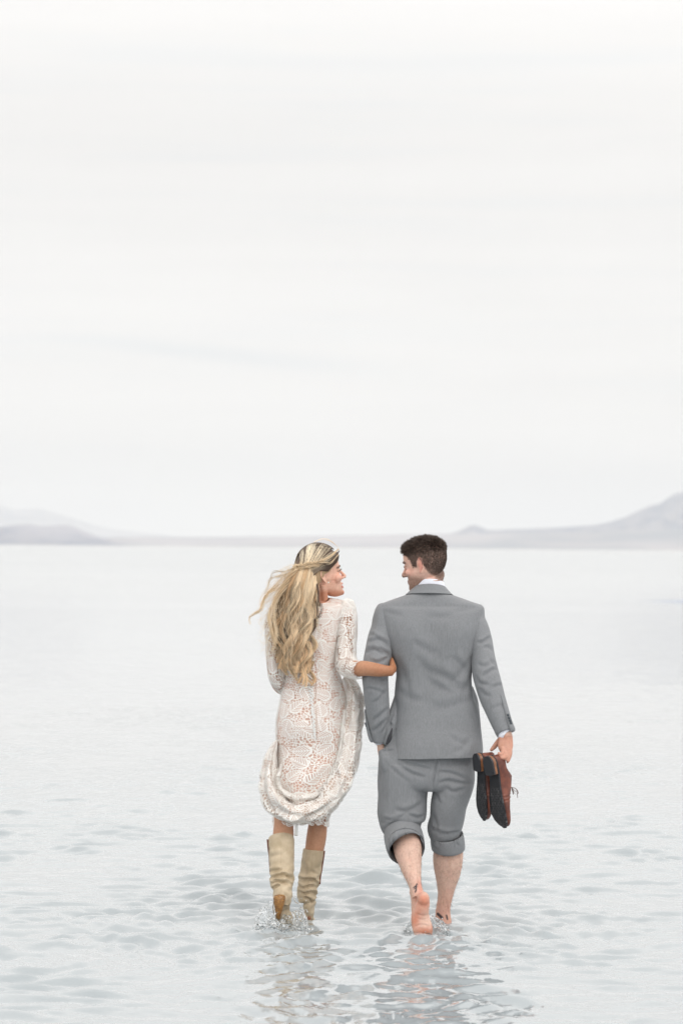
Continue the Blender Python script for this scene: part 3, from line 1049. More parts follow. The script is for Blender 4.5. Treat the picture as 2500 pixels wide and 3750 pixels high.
    creases(body, [([(1532, 3205), (1529, 3235), (1533, 3262)], 4, .003), ([(1613, 3285), (1608, 3310), (1602, 3340)], 5, .004), ([(1633, 3290), (1637, 3320), (1640, 3350)], 4, .003), ([(1642, 3125), (1638, 3160), (1634, 3205)], 10, .003),
                   ([(1490, 3110), (1500, 3150), (1512, 3190)], 9, .003), ([(1520, 3345), (1545, 3352), (1566, 3348)], 4, .0012), ([(1522, 3362), (1548, 3368), (1570, 3362)], 4, .0012), ([(1515, 3392), (1545, 3386), (1578, 3394)], 4, .0014)])
    leg_hair(body.v, body.normals(), P2, root)
    add('body', body, M_SKIN, root)

    # ---------- short hair
    R = []
    for zz, f_, bk, hw in HEAD_ROWS:
        k = 1.03 if zz < 8 else 1.
        R.append([0, (f_ + bk) / 2, zz, hw * k, 0, 0, 0, (f_ - bk) / 2, 0])
    sk = loft(np.array(R), 60, 48, expo=2.25)
    Nn = sk.normals()
    rr = np.random.default_rng(3)
    S = 14000
    # random points on skull quads
    fa = np.linalg.norm(np.cross(sk.v[sk.q[:, 2]] - sk.v[sk.q[:, 0]], sk.v[sk.q[:, 3]] - sk.v[sk.q[:, 1]]), axis=1)
    cen_r = man_hair_region(*sk.v[sk.q].mean(1).T)
    pr = fa * (cen_r > .05); pr /= pr.sum()
    fi = rr.choice(len(sk.q), S, p=pr)
    a, b = rr.random(S)[:, None], rr.random(S)[:, None]
    q = sk.q[fi]
    p = (sk.v[q[:, 0]] * (1 - a) + sk.v[q[:, 1]] * a) * (1 - b) + (sk.v[q[:, 3]] * (1 - a) + sk.v[q[:, 2]] * a) * b
    nn = Nn[q].mean(1); nn /= np.linalg.norm(nn, axis=1, keepdims=True)
    x, y, z = p.T
    top = sstep(14.5, 20.5, z + .0 * y)
    front = sstep(4, 8, y) * sstep(15, 18, z)
    crown = np.exp(-((y + 7.5) / 1.5) ** 2 - ((z - 17.5) / 1.5) ** 2)
    nape = sstep(9, 4, z)
    ln = .34 + 1.5 * top + .35 * front + .55 * crown - .3 * nape
    ln = ln * (.75 + .5 * rr.random(S))
    comb = np.stack([x * 0, .55 + .0 * y, x * 0], 1) * (top[:, None]) + np.array([0, -.35, -.9]) * (1 - top)[:, None] * 1.0
    comb += np.array([0, .1, .5]) * front[:, None]
    comb = comb * (1 - .8 * crown[:, None])
    cl_ = np.stack([vnoise(p * 1.3, 31), vnoise(p * 1.3, 32), vnoise(p * 1.3, 33)], 1) * .95 + rr.normal(0, .16, (S, 3))
    cl_ = cl_ * (.3 + .7 * top)[:, None]
    d = nn * (.95 - .3 * (1 - top))[:, None] + comb * .8 + cl_
    d /= np.linalg.norm(d, axis=1, keepdims=True)
    K = 4
    t = np.linspace(0, 1, K)[None, :, None]
    PP = p[:, None] - nn[:, None] * .08 + d[:, None] * ln[:, None, None] * t + comb[:, None] * ln[:, None, None] * .25 * t ** 2
    PP = HM.w((PP / 100).reshape(-1, 3)).reshape(S, K, 3)
    rad = np.array([.0011, .001, .0008, .0002])[None] * (.8 + .5 * rr.random(S))[:, None]
    c = np.array([.060, .041, .032]) * (.45 + 1.2 * rr.random(S))[:, None]
    side = ((1 - top) * .8)[:, None]
    c = c * (1 + .8 * side) * (1 + .35 * vnoise(p * 1.5, 40))[:, None]
    C = np.repeat(c[:, None], K, 1) * (.8 + .5 * t)
    add('hair', strands(PP, np.repeat(rad, 1, 0), C), M_HAIR, root, smooth=True)

    # ---------- shirt (collar and cuffs)
    def ring(cpx, cpy, Y, u, v, tz):
        c_ = at(cpx, cpy, Y)
        return [*c_, u * Y / F, 0, 0, 0, v, tz]
    sh = [loft(np.array([ring(1573, 2139, 11.208, 53, .070, -.026), ring(1573, 2143, 11.208, 54.5, .072, -.026), ring(1572, 2160, 11.21, 60, .074, -.02), ring(1572, 2185, 11.21, 70, .076, -.014)]), 16, 64, closed=False)]
    inn = loft(np.array([ring(1573, 2139, 11.208, 53, .070, -.026), ring(1573, 2141, 11.208, 50.5, .066, -.026), ring(1572, 2160, 11.21, 50, .064, -.02)]), 8, 64, closed=False)
    sh.append(inn)
    sh.append(plimb([(1832, 2650, 11.045, 28, .03), (1844, 2678, 11.035, 31, .031), (1853, 2693, 11.03, 29.5, .031), (1853, 2691, 11.03, 26, .027), (1846, 2680, 11.035, 25, .024)], N=32, closed=False))
    sh.append(plimb([(1385, 2690, 11.17, 20, .028), (1388, 2712, 11.175, 18.5, .026), (1390, 2724, 11.178, 16.5, .025), (1390, 2722, 11.178, 14.5, .022)], N=28, closed=False))
    so = add('shirt', join(sh[:2]), M_SHIRT, root)
    for k_ in (2, 3): add('shirt_cuff', sh[k_], M_SHIRT, so)

    # ---------- jacket torso
    rows = [(2168, 1520, 1625, 11.205, .074), (2176, 1494, 1648, 11.205, .079), (2188, 1462, 1683, 11.205, .084), (2200, 1428, 1717, 11.205, .088), (2211, 1399, 1752, 11.205, .090),
            (2220, 1386, 1768, 11.205, .092), (2235, 1384, 1771, 11.2, .098), (2276, 1389, 1767, 11.2, .112), (2314, 1397, 1761, 11.2, .12), (2349, 1410, 1748, 11.2, .124),
            (2395, 1426, 1740, 11.2, .124), (2437, 1443, 1731, 11.2, .12), (2471, 1449, 1727, 11.2, .115), (2509, 1446, 1727, 11.2, .112), (2553, 1444, 1736, 11.2, .112), (2591, 1446, 1749, 11.2, .115),
            (2630, 1443, 1755, 11.2, .12), (2668, 1439, 1758, 11.2, .124), (2720, 1434, 1763, 11.2, .138), (2768, 1431, 1766, 11.2, .146), (2772, 1432, 1765, 11.2, .146), (2766, 1437, 1760, 11.2, .138), (2740, 1440, 1757, 11.2, .13)]
    HR = hrings(rows)
    jk = loft(HR, 190, 220, closed=False, expo=2.9)
    hemk = sstep(2700, 2770, proj(jk.v)[:, 1])
    jk.v[:, 2] += hemk * (jk.v[:, 0] - .35) * .03
    # shoulder blades, spine hollow
    N = jk.normals(); P2 = proj(jk.v); bk = sstep(.2, .8, -N[:, 1])
    dsp = -.010 * np.exp(-((P2[:, 0] - 1578) / 40) ** 2) * sstep(2230, 2330, P2[:, 1]) * sstep(2700, 2500, P2[:, 1])
    for cx in (1490, 1668):
        dsp += .012 * np.exp(-((P2[:, 0] - cx) / 55) ** 2 - ((P2[:, 1] - 2310) / 70) ** 2)
    dsp += .006 * np.exp(-((P2[:, 0] - 1590) / 90) ** 2 - ((P2[:, 1] - 2700) / 60) ** 2)
    jk.v += N * (dsp * bk)[:, None]
    jl = [([(1505, 2345), (1550, 2375), (1600, 2400)], 16, .003), ([(1520, 2400), (1560, 2450), (1640, 2490), (1700, 2540)], 20, .0055), ([(1530, 2440), (1580, 2500), (1660, 2545)], 18, .004),
          ([(1450, 2400), (1480, 2480), (1500, 2560)], 16, .003), ([(1735, 2400), (1700, 2450), (1655, 2500)], 17, .0045), ([(1738, 2450), (1712, 2500), (1690, 2560)], 12, .003),
          ([(1650, 2400), (1690, 2440), (1720, 2470)], 14, .003), ([(1447, 2520), (1500, 2560), (1560, 2570)], 18, .003), ([(1715, 2700), (1700, 2735), (1660, 2760)], 12, .003),
          ([(1640, 2690), (1680, 2720), (1715, 2725)], 12, .0025), ([(1560, 2250), (1600, 2262), (1660, 2258)], 14, .002), ([(1660, 2240), (1710, 2232), (1755, 2228)], 12, .003),
          ([(1402, 2232), (1440, 2250), (1480, 2255)], 12, .002), ([(1580, 2600), (1640, 2590), (1730, 2560)], 20, .003), ([(1720, 2600), (1740, 2660), (1752, 2720)], 12, .0028),
          ([(1577, 2168), (1577, 2250), (1583, 2420), (1590, 2560), (1596, 2768)], 2.6, .0024)]
    jl = [(a_, b_, c_ * 1.35) for a_, b_, c_ in jl]
    jl += [([(1391, 2226), (1391, 2280), (1400, 2325), (1416, 2380)], 2.5, .0025), ([(1765, 2226), (1763, 2280), (1754, 2320), (1742, 2370)], 2.5, .0025), ([(1500, 2330), (1494, 2450), (1496, 2560)], 3, .001), ([(1664, 2330), (1672, 2450), (1676, 2560)], 3, .001)]
    creases(jk, jl)
    wrinkle(jk, (5, 5, 3.2), .0035, 4, 3)
    wrinkle(jk, (22, 22, 12), .0008, 9, 2)
    jo = add('jacket', jk, M_SUIT, root)
    # front panel pulled aside by the pocketed hand, and the right front edge
    fp = plimb([(1456, 2540, 11.2, 10, .03), (1450, 2590, 11.18, 20, .03), (1440, 2635, 11.165, 26, .03), (1428, 2680, 11.155, 24, .022), (1414, 2712, 11.15, 14, .012), (1406, 2726, 11.15, 5, .006)], N=40)
    creases(fp, [([(1432, 2630), (1424, 2645), (1434, 2655), (1428, 2668)], 4, .006), ([(1445, 2590), (1430, 2640), (1424, 2680)], 5, .004)])
    add('front_panel', fp, M_SUIT, jo)
    add('gap_shade', plimb([(1435, 2668, 11.10, 2, .004), (1429, 2690, 11.085, 6, .004), (1424, 2708, 11.085, 8, .004), (1415, 2726, 11.09, 4, .003)], N=12), M_GAPSHADE, jo)  # dark strip added as the shade between front flap and trousers
    fr = plimb([(1720, 2520, 11.22, 12, .05), (1734, 2570, 11.23, 16, .06), (1744, 2660, 11.235, 15, .07), (1752, 2735, 11.24, 15, .07), (1753, 2758, 11.24, 13, .065)], N=36)
    add('front_panel', fr, M_SUIT, jo)
    # collar
    def cring(cpx, cpy, Y, u, v, tz):
        c_ = at(cpx, cpy, Y); return [*c_, u * Y / F, 0, 0, 0, v, tz]
    co = loft(np.array([cring(1572, 2156, 11.207, 57, .071, -.018), cring(1572, 2152, 11.207, 59, .075, -.02), cring(1572, 2160, 11.207, 67, .081, -.017), cring(1571, 2170, 11.207, 78, .088, -.013), cring(1571, 2177, 11.206, 86, .093, -.009),
                        cring(1571, 2178, 11.206, 84, .089, -.009), cring(1571, 2172, 11.206, 76, .083, -.011)]), 34, 90, closed=False)
    add('collar', co, M_SUIT, jo)
    # sleeves
    sl = plimb([(1412, 2222, 11.205, 20, .05), (1404, 2232, 11.205, 27, .062), (1400, 2262, 11.2, 36, .068), (1402, 2305, 11.19, 46, .07), (1392, 2350, 11.17, 49, .068), (1384, 2400, 11.15, 51, .066),
                (1377, 2440, 11.13, 50, .062), (1374, 2480, 11.12, 49, .06), (1376, 2520, 11.12, 47, .058), (1378, 2565, 11.13, 46.5, .056), (1382, 2605, 11.14, 43, .052), (1385, 2650, 11.155, 38, .047), (1386, 2690, 11.165, 30, .042),
                (1387, 2716, 11.17, 22, .038), (1387, 2719, 11.17, 20, .035), (1386, 2700, 11.168, 20, .033)], n=150, N=110, closed=False)
    creases(sl, [([(1345, 2352), (1380, 2342), (1410, 2352), (1425, 2375)], 8, .007), ([(1338, 2395), (1365, 2378), (1400, 2392), (1424, 2400)], 9, .008), ([(1340, 2330), (1365, 2326), (1395, 2345)], 8, .005),
                 ([(1350, 2418), (1385, 2425), (1418, 2410), (1432, 2398)], 8, .007), ([(1385, 2370), (1408, 2385), (1425, 2402)], 7, .006), ([(1396, 2492), (1412, 2486), (1424, 2480)], 6, .006),
                 ([(1330, 2530), (1350, 2522), (1385, 2530), (1410, 2545)], 8, .0045), ([(1362, 2578), (1390, 2560), (1420, 2520)], 8, .0045), ([(1368, 2640), (1395, 2618), (1424, 2590)], 9, .006), ([(1360, 2680), (1390, 2660), (1424, 2628)], 9, .007), ([(1395, 2690), (1410, 2665), (1426, 2640)], 7, .006),
                 ([(1375, 2250), (1366, 2290), (1356, 2330)], 8, .003)])
    wrinkle(sl, (9, 9, 7), .004, 14)
    s1 = add('sleeve', sl, M_SUIT, jo)
    vent = plimb([(1336, 2600, 11.15, 3, .02), (1342, 2640, 11.155, 5, .022), (1352, 2690, 11.16, 7, .022), (1362, 2716, 11.165, 7, .018), (1362, 2718, 11.165, 3, .01)], N=16)
    add('cuff_vent', vent, M_SUIT, jo)
    sr = plimb([(1742, 2220, 11.205, 20, .05), (1745, 2232, 11.205, 27, .062), (1744, 2265, 11.2, 30, .068), (1752, 2300, 11.19, 36, .07), (1757, 2345, 11.17, 44, .068), (1766, 2395, 11.15, 44, .066),
                (1772, 2435, 11.13, 47, .064), (1781, 2480, 11.11, 50, .06), (1796, 2535, 11.095, 48, .056), (1813, 2585, 11.075, 43.5, .05), (1830, 2630, 11.055, 40, .046), (1843, 2664, 11.04, 37, .042),
                (1850, 2682, 11.035, 36, .041), (1850, 2683, 11.035, 33, .038), (1844, 2668, 11.04, 32, .036)], n=150, N=110, closed=False)
    creases(sr, [([(1745, 2356), (1770, 2350), (1798, 2330)], 7, .0065), ([(1768, 2372), (1790, 2372), (1805, 2388)], 8, .004), ([(1768, 2480), (1788, 2462), (1812, 2450), (1830, 2455)], 8, .0065), ([(1740, 2470), (1752, 2500), (1790, 2510)], 9, .005),
                 ([(1790, 2412), (1812, 2436), (1832, 2444)], 7, .005), ([(1745, 2430), (1770, 2440), (1800, 2430)], 9, .004), ([(1800, 2520), (1826, 2510), (1842, 2512)], 8, .004), ([(1750, 2520), (1775, 2545), (1800, 2552)], 10, .004), ([(1800, 2600), (1830, 2585), (1856, 2588)], 10, .003)])
    wrinkle(sr, (9, 9, 7), .0035, 15)
    s2 = add('sleeve', sr, M_SUIT, jo)
    vr = plimb([(1833, 2545, 11.05, 2, .008), (1850, 2600, 11.03, 8, .012), (1866, 2650, 11.01, 11, .014), (1876, 2674, 11.0, 11, .012), (1879, 2680, 11.0, 6, .006)], N=16)
    add('cuff_vent', vr, M_SUIT, jo)
    for pts, Y in (([(1859, 2618), (1863, 2628), (1867, 2638), (1870, 2647)], 10.995), ([(1339, 2650), (1342, 2658), (1345, 2666), (1348, 2673)], 11.14)):
        for px, py in pts:
            add('button', blob(at(px, py, Y), (.0065, .003, .0065), 12), M_BUTTON, jo)

    # ---------- trousers
    T = [loft(hrings([(2600, 1452, 1735, 11.2, .10), (2700, 1420, 1740, 11.2, .112), (2770, 1388, 1737, 11.2, .118), (2850, 1384, 1735, 11.2, .118), (2882, 1392, 1722, 11.2, .105), (2893, 1420, 1700, 11.2, .08)]), 70, 80, expo=2.4)]
    T.append(plimb([(1480, 2800, 11.2, 96, .115), (1475, 2870, 11.2, 94, .112), (1473, 2920, 11.2, 90, .108), (1470, 2985, 11.2, 90, .105), (1468, 3015, 11.2, 80, .098), (1474, 3045, 11.195, 68, .086), (1478, 3070, 11.18, 60, .08)], N=70))
    T.append(plimb([(1652, 2800, 11.2, 84, .112), (1660, 2860, 11.2, 77, .11), (1650, 2915, 11.2, 69, .105), (1642, 2947, 11.2, 66, .10), (1636, 3000, 11.22, 63, .094), (1626, 3035, 11.235, 62, .09), (1629, 3058, 11.25, 56, .08), (1634, 3078, 11.255, 52, .076)], N=70))
    # pocket hand bulge
    T.append(plimb([(1402, 2745, 11.15, 18, .03), (1412, 2790, 11.14, 26, .035), (1422, 2840, 11.15, 22, .025)], N=20))
    tr = remesh(T, .0055, 5)
    tl = [([(1600, 2780), (1592, 2830), (1582, 2890)], 5, .010), ([(1450, 2795), (1500, 2830), (1560, 2850)], 9, .006), ([(1480, 2790), (1530, 2805), (1585, 2820)], 8, .006), ([(1400, 2780), (1450, 2830), (1500, 2870)], 9, .003),
          ([(1595, 2830), (1650, 2832), (1720, 2862)], 9, .006), ([(1600, 2870), (1640, 2860), (1690, 2870), (1734, 2870)], 9, .007), ([(1625, 2880), (1660, 2900), (1712, 2885)], 9, .006), ([(1588, 2890), (1600, 2920), (1610, 2945)], 8, .005),
          ([(1395, 2998), (1440, 3004), (1490, 2981)], 8, .006), ([(1490, 2981), (1530, 2995), (1558, 2985)], 8, .007), ([(1440, 2965), (1490, 2972), (1555, 2940)], 11, .006), ([(1398, 3040), (1440, 3015), (1480, 3002)], 7, .005),
          ([(1390, 3010), (1430, 3020), (1470, 3010)], 9, .004), ([(1530, 3018), (1538, 3035), (1536, 3055)], 6, .007), ([(1570, 3005), (1585, 3040), (1640, 3052)], 8, .006), ([(1572, 2960), (1590, 3000), (1600, 3050)], 9, .005), ([(1600, 3060), (1650, 3052), (1688, 3045)], 7, .006),
          ([(1655, 2950), (1652, 3000), (1650, 3045)], 9, .002), ([(1395, 2750), (1420, 2748), (1445, 2747)], 4, .005), ([(1400, 2820), (1405, 2900), (1402, 2960)], 14, .003), ([(1560, 2870), (1545, 2920), (1530, 2960)], 14, .003)]
    creases(tr, tl)
    wrinkle(tr, (7, 7, 4.5), .004, 24)
    to = add('trousers', tr, M_SUIT, root)
    # rolled cuffs
    def cuff(rows_c, a0, b0, lst, seed):
        m = plimb([(x, y, Y, a0 * k, b0 * k) for x, y, Y, k in rows_c], n=50, N=130, closed=False)
        creases(m, lst)
        return wrinkle(m, (14, 14, 14), .003, seed)
    c1 = cuff([(1477, 3066, 11.165, .88), (1476, 3056, 11.18, .95), (1476, 3058, 11.176, 1.04), (1480, 3078, 11.146, 1.07), (1484, 3098, 11.112, 1.05), (1486, 3104, 11.10, 1.0), (1485, 3100, 11.11, .93), (1483, 3090, 11.13, .90)], 67, .098,
              [([(1475, 3022), (1488, 3052)], 3, .004), ([(1432, 3070), (1448, 3062), (1460, 3056)], 5, .005), ([(1535, 3060), (1545, 3072), (1548, 3090)], 5, .005), ([(1418, 3090), (1432, 3078), (1440, 3075)], 4, .004)], 41)
    add('cuff', c1, M_SUIT, to)
    c2 = cuff([(1634, 3072, 11.245, .88), (1634, 3058, 11.24, .96), (1635, 3061, 11.24, 1.04), (1638, 3083, 11.25, 1.07), (1641, 3102, 11.258, 1.06), (1641, 3107, 11.26, 1.0), (1641, 3103, 11.26, .93), (1640, 3094, 11.258, .9)], 58, .086,
              [([(1661, 3066), (1662, 3105)], 3, .003), ([(1590, 3078), (1585, 3095), (1590, 3108)], 5, .005), ([(1680, 3070), (1672, 3082), (1676, 3100)], 5, .005), ([(1608, 3070), (1606, 3095)], 5, .003)], 42)
    add('cuff', c2, M_SUIT, to)
    return root


def man_hair_region(x, y, z):
    ax = np.abs(x)
    # hairline height as a function of how far forward
    zl = np.interp(y, [-10, -6.5, -4.5, -3.0, -1.8, -1.0, .6, 1.4, 3.2, 3.6, 4.6, 6.2, 8.0, 10], [.0, .8, 2.8, 6.2, 11.0, 13.4, 13.2, 10.0, 10.4, 12.5, 14.5, 16.0, 18.0, 18.2])
    return sstep(-.4, .4 + 2.2 * sstep(-1.5, -4, y), z - zl)


# ================================================================== WOMAN
def build_woman():
    root = empty('person', None, 'woman with long blonde wavy hair in a white lace dress and tan boots', 'person')
    B = place_head(HW_, head_parts(True, .6))
    nk0 = HW_.w(np.array([[0, -.03, .065]]))[0]
    B.append(limb([[*nk0, .046, .05], [*at(1160, 2160, 11.30), .047, .05], [*at(1150, 2195, 11.31), .054, .052], [*at(1147, 2225, 11.31), .07, .055]], N=26))
    B.append(limb([[*HW_.w(np.array([[.055, -.01, .07]]))[0], .014, .014], [*at(1188, 2195, 11.28), .018, .02]], N=12))
    B.append(loft(hrings([(2200, 1110, 1195, 11.31, .05), (2222, 1040, 1262, 11.31, .06), (2270, 1040, 1252, 11.3, .075), (2340, 1050, 1232, 11.3, .085), (2440, 1055, 1226, 11.3, .075), (2530, 1045, 1245, 11.3, .09),
                          (2640, 1030, 1262, 11.3, .10), (2740, 1028, 1262, 11.3, .10), (2800, 1030, 1250, 11.3, .09)]), 70, 44, expo=2.2))
    # arms
    B.append(plimb([(1030, 2232, 11.3, 24, .034), (1008, 2300, 11.29, 29, .038), (1002, 2400, 11.27, 27, .034), (1010, 2480, 11.27, 25, .03), (1030, 2520, 11.33, 23, .027), (1080, 2530, 11.43, 20, .024), (1150, 2528, 11.47, 17, .02), (1200, 2528, 11.46, 18, .014)], N=20))
    for k in range(4):
        B.append(pf([(1195, 2515 + 9 * k, 11.46), (1225, 2514 + 9 * k, 11.445), (1252 - 2 * k, 2516 + 9 * k, 11.41)], .0075, .0058))
    B.append(pf([(1160, 2512, 11.46), (1180, 2498, 11.44), (1200, 2494, 11.42)], .0085, .007))
    B.append(plimb([(1262, 2232, 11.3, 26, .036), (1270, 2300, 11.27, 30, .038), (1265, 2380, 11.24, 28, .034), (1270, 2436, 11.19, 29, .034), (1305, 2448, 11.10, 29, .034), (1340, 2448, 11.06, 27.5, .033), (1385, 2454, 11.035, 24, .028), (1420, 2457, 11.035, 19.5, .022), (1434, 2456, 11.045, 20, .02)], N=22))
    # hand bent round the inside of his elbow
    B.append(plimb([(1425, 2457, 11.04, 20, .02), (1437, 2450, 11.06, 18, .018), (1436, 2438, 11.10, 24, .013), (1432, 2430, 11.15, 26, .012), (1426, 2426, 11.19, 25, .011)], N=18, ref=(1, 0, 0)))
    for k in range(4):
        B.append(pf([(1425, 2408 + 13 * k, 11.19), (1412, 2410 + 13 * k, 11.24), (1392, 2414 + 12 * k, 11.265), (1372 + 4 * abs(k - 1), 2416 + 12 * k, 11.26)], .0078, .006))
    B.append(pf([(1434, 2440, 11.10), (1430, 2424, 11.14), (1424, 2412, 11.18)], .0095, .0075))
    # legs
    B.append(plimb([(1085, 2780, 11.3, 58, .078), (1058, 2880, 11.29, 48, .066), (1041, 2960, 11.26, 38, .052), (1039, 3010, 11.24, 35.5, .046), (1037, 3060, 11.22, 38, .05), (1034, 3120, 11.19, 33, .044), (1034, 3190, 11.14, 22, .03), (1035, 3260, 11.1, 20, .028), (1036, 3310, 11.11, 20, .03), (1040, 3370, 11.2, 22, .02), (1042, 3400, 11.26, 20, .014)], N=24))
    B.append(plimb([(1195, 2780, 11.3, 58, .078), (1180, 2880, 11.32, 48, .066), (1165, 2960, 11.34, 37, .052), (1165, 3000, 11.35, 33.5, .046), (1159, 3060, 11.35, 36.5, .05), (1150, 3120, 11.35, 34, .048), (1140, 3200, 11.36, 26, .036), (1132, 3280, 11.37, 18, .028), (1130, 3335, 11.38, 15, .028), (1130, 3375, 11.43, 18, .025), (1128, 3380, 11.52, 22, .014)], N=24))
    body = remesh(B, .0032, 3)
    V = body.v; P2 = proj(V)
    col = np.tile(np.array([.51, .275, .17]), (len(V), 1))
    L0 = HW_.inv(V)
    nearh = (np.linalg.norm(L0 - np.array([0, 0, .11]), axis=1) < .165).astype(float)
    fc = (nearh * sstep(2225, 2175, P2[:, 1]))[:, None]
    col = col * (1 - fc) + np.array([.75, .46, .35]) * fc
    nk = (sstep(2150, 2175, P2[:, 1]) * sstep(2260, 2230, P2[:, 1]))[:, None]
    col = col * (1 - nk) + np.array([.58, .27, .17]) * nk
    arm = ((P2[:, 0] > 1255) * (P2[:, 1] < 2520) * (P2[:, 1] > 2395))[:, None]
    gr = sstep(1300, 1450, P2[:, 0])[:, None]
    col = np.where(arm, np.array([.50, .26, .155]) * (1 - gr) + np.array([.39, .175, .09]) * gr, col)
    paint_face(HW_, V, col, nearh, (.6, .15, .13), (.09, .055, .04), True)
    nail = ((P2[:, 0] > 1243) * (P2[:, 0] < 1260) * (np.abs(P2[:, 1] - 2530) < 24) * (V[:, 1] > 11.38))[:, None]
    col = np.where(nail, np.array([.5, .02, .04]), col)
    body.col = np.clip(col, 0, 1)
    add('body', body, M_SKIN, root)
    # lashes
    Lp = []
    for k in range(9):
        a = .022 + .003 * k
        st = np.array([a, .083 - (a - .03) ** 2 * 8, .1135]); en = st + np.array([.001 + .0006 * k, .012, .006])
        Lp.append(HW_.w(np.linspace(st, en, 4)))
    Lp = np.array(Lp)
    add('eyelashes', strands(Lp, np.tile([.001, .0009, .0007, .0002], (9, 1)), np.zeros((9, 4, 3)) + .02), M_HAIR, root)
    add('earring', blob(HW_.w(np.array([[.0835, .006, .076]]))[0], .0042, 12), M_PEARL, root)

    # ---------- dress
    drows = [(2189, 1105, 1212, 11.31, .058), (2192, 1078, 1232, 11.31, .064), (2197, 1052, 1256, 11.31, .068), (2206, 1030, 1276, 11.305, .074), (2222, 1018, 1290, 11.305, .080), (2250, 1022, 1274, 11.3, .088), (2300, 1032, 1254, 11.3, .1),
             (2360, 1040, 1242, 11.3, .103), (2400, 1043, 1239, 11.3, .098), (2440, 1043, 1241, 11.3, .094), (2475, 1038, 1248, 11.3, .098), (2527, 1030, 1266, 11.3, .11), (2579, 1021, 1276, 11.3, .118), (2623, 1012, 1280, 11.3, .122),
             (2680, 1008, 1283, 11.3, .122), (2744, 1010, 1284, 11.3, .12), (2800, 1006, 1280, 11.29, .118), (2860, 1004, 1262, 11.28, .115), (2900, 1010, 1245, 11.28, .11), (2945, 1012, 1225, 11.28, .105), (2985, 1009, 1206, 11.28, .1), (3016, 1006, 1202, 11.28, .098)]

    def dress_shape(off, n, N, seam):
        rows_ = [(y, a + off, b - off, Y, d - off * .0012) for y, a, b, Y, d in drows]
        m = loft(hrings(rows_), n, N, closed=False, seam=seam, expo=2.25)
        Nn = m.normals() if not seam else None
        P = proj(m.v)
        # neckline scooped at the back, seat and spine modelling
        th = m.th
        back = np.clip(-np.sin(th), 0, 1)
        top = sstep(2240, 2190, P[:, 1])
        m.v[:, 2] -= top * back * .026
        x0 = at(1150, 2600, 11.3)[0]
        xx = m.v[:, 0]
        seat = .020 * np.exp(-((P[:, 1] - 2670) / 60) ** 2) * back ** .7 * (np.exp(-((P[:, 0] - 1095) / 45) ** 2) + np.exp(-((P[:, 0] - 1208) / 45) ** 2))
        spine = -.012 * np.exp(-((P[:, 0] - 1150) / 26) ** 2) * sstep(2230, 2300, P[:, 1]) * sstep(2640, 2520, P[:, 1]) * back
        m.v[:, 1] -= seat + spine
        bell = .012 * np.sin(th * 7 + 2 * np.sin(P[:, 1] / 45)) * sstep(2740, 2900, P[:, 1])
        m.v[:, 0] += np.cos(th) * bell; m.v[:, 1] += np.sin(th) * bell
        # scalloped hem
        hem = sstep(2990, 3016, P[:, 1])
        m.v[:, 2] -= hem * (.010 * np.abs(np.sin(th * 9)) - .002) + hem * .010 * np.sin(th * 2 + 1)
        return m
    outer = dress_shape(0, 190, 200, True)
    dn = fbm(outer.v * np.array([10, 10, 7]), 3, 51) * .003
    outer.v[:, 1] -= dn * np.clip(-np.sin(outer.th), 0, 1)
    do = add('dress', outer, M_LACE, root)
    slip = dress_shape(5, 120, 110, False)
    slip = MD(slip.v, slip.q[:110 * 108])
    add('lining', slip, M_SLIP, do)
    # sleeves
    s1 = plimb([(1030, 2212, 11.305, 14, .03), (1021, 2222, 11.3, 30, .045), (1013, 2262, 11.295, 37, .05), (1008, 2303, 11.29, 39, .05), (1004, 2360, 11.28, 32, .047), (1004, 2420, 11.27, 28, .044), (1011, 2470, 11.27, 30, .045), (1024, 2505, 11.30, 27, .044), (1038, 2522, 11.34, 24, .04)], n=80, N=60, closed=False, seam=True)
    s2 = plimb([(1262, 2200, 11.305, 14, .03), (1268, 2212, 11.3, 30, .045), (1268, 2250, 11.29, 40, .052), (1269, 2300, 11.27, 40, .052), (1270, 2350, 11.25, 37, .05), (1266, 2400, 11.22, 38, .048), (1272, 2436, 11.18, 42, .046), (1298, 2452, 11.12, 36, .046), (1324, 2452, 11.075, 33, .046)], n=100, N=60, closed=False, seam=True)
    for s_, sd_ in ((s1, 61), (s2, 62)):
        wrinkle(s_, (16, 16, 16), .004, sd_, 2)
        # scalloped cuff
        e = sstep(.93, 1.0, s_.tt)
        d = (s_.v[-1] - s_.v[-61 * 6]) if len(s_.v) > 400 else np.zeros(3)
        d = d / np.linalg.norm(d)
        s_.v += d * (e * .008 * np.abs(np.sin(s_.th * 5)))[:, None]
        flare = (1 + .1 * e)
        add('sleeve', s_, M_LACE, do)
    # train gathered up: a thick fold running from the left hip under the seat and up to the right hand
    sw = [(1010, 2715, 11.25, 6, .03), (992, 2770, 11.23, 20, .05), (985, 2830, 11.22, 32, .06), (990, 2890, 11.2, 36, .065), (1015, 2945, 11.18, 38, .07), (1062, 2975, 11.165, 36, .07), (1110, 2978, 11.16, 36, .07),
          (1165, 2958, 11.16, 38, .07), (1212, 2915, 11.165, 42, .07), (1250, 2850, 11.18, 42, .065), (1272, 2780, 11.2, 38, .06), (1285, 2700, 11.22, 36, .055), (1296, 2620, 11.24, 33, .05), (1298, 2550, 11.26, 28, .045), (1285, 2505, 11.28, 22, .035), (1262, 2478, 11.29, 12, .02)]

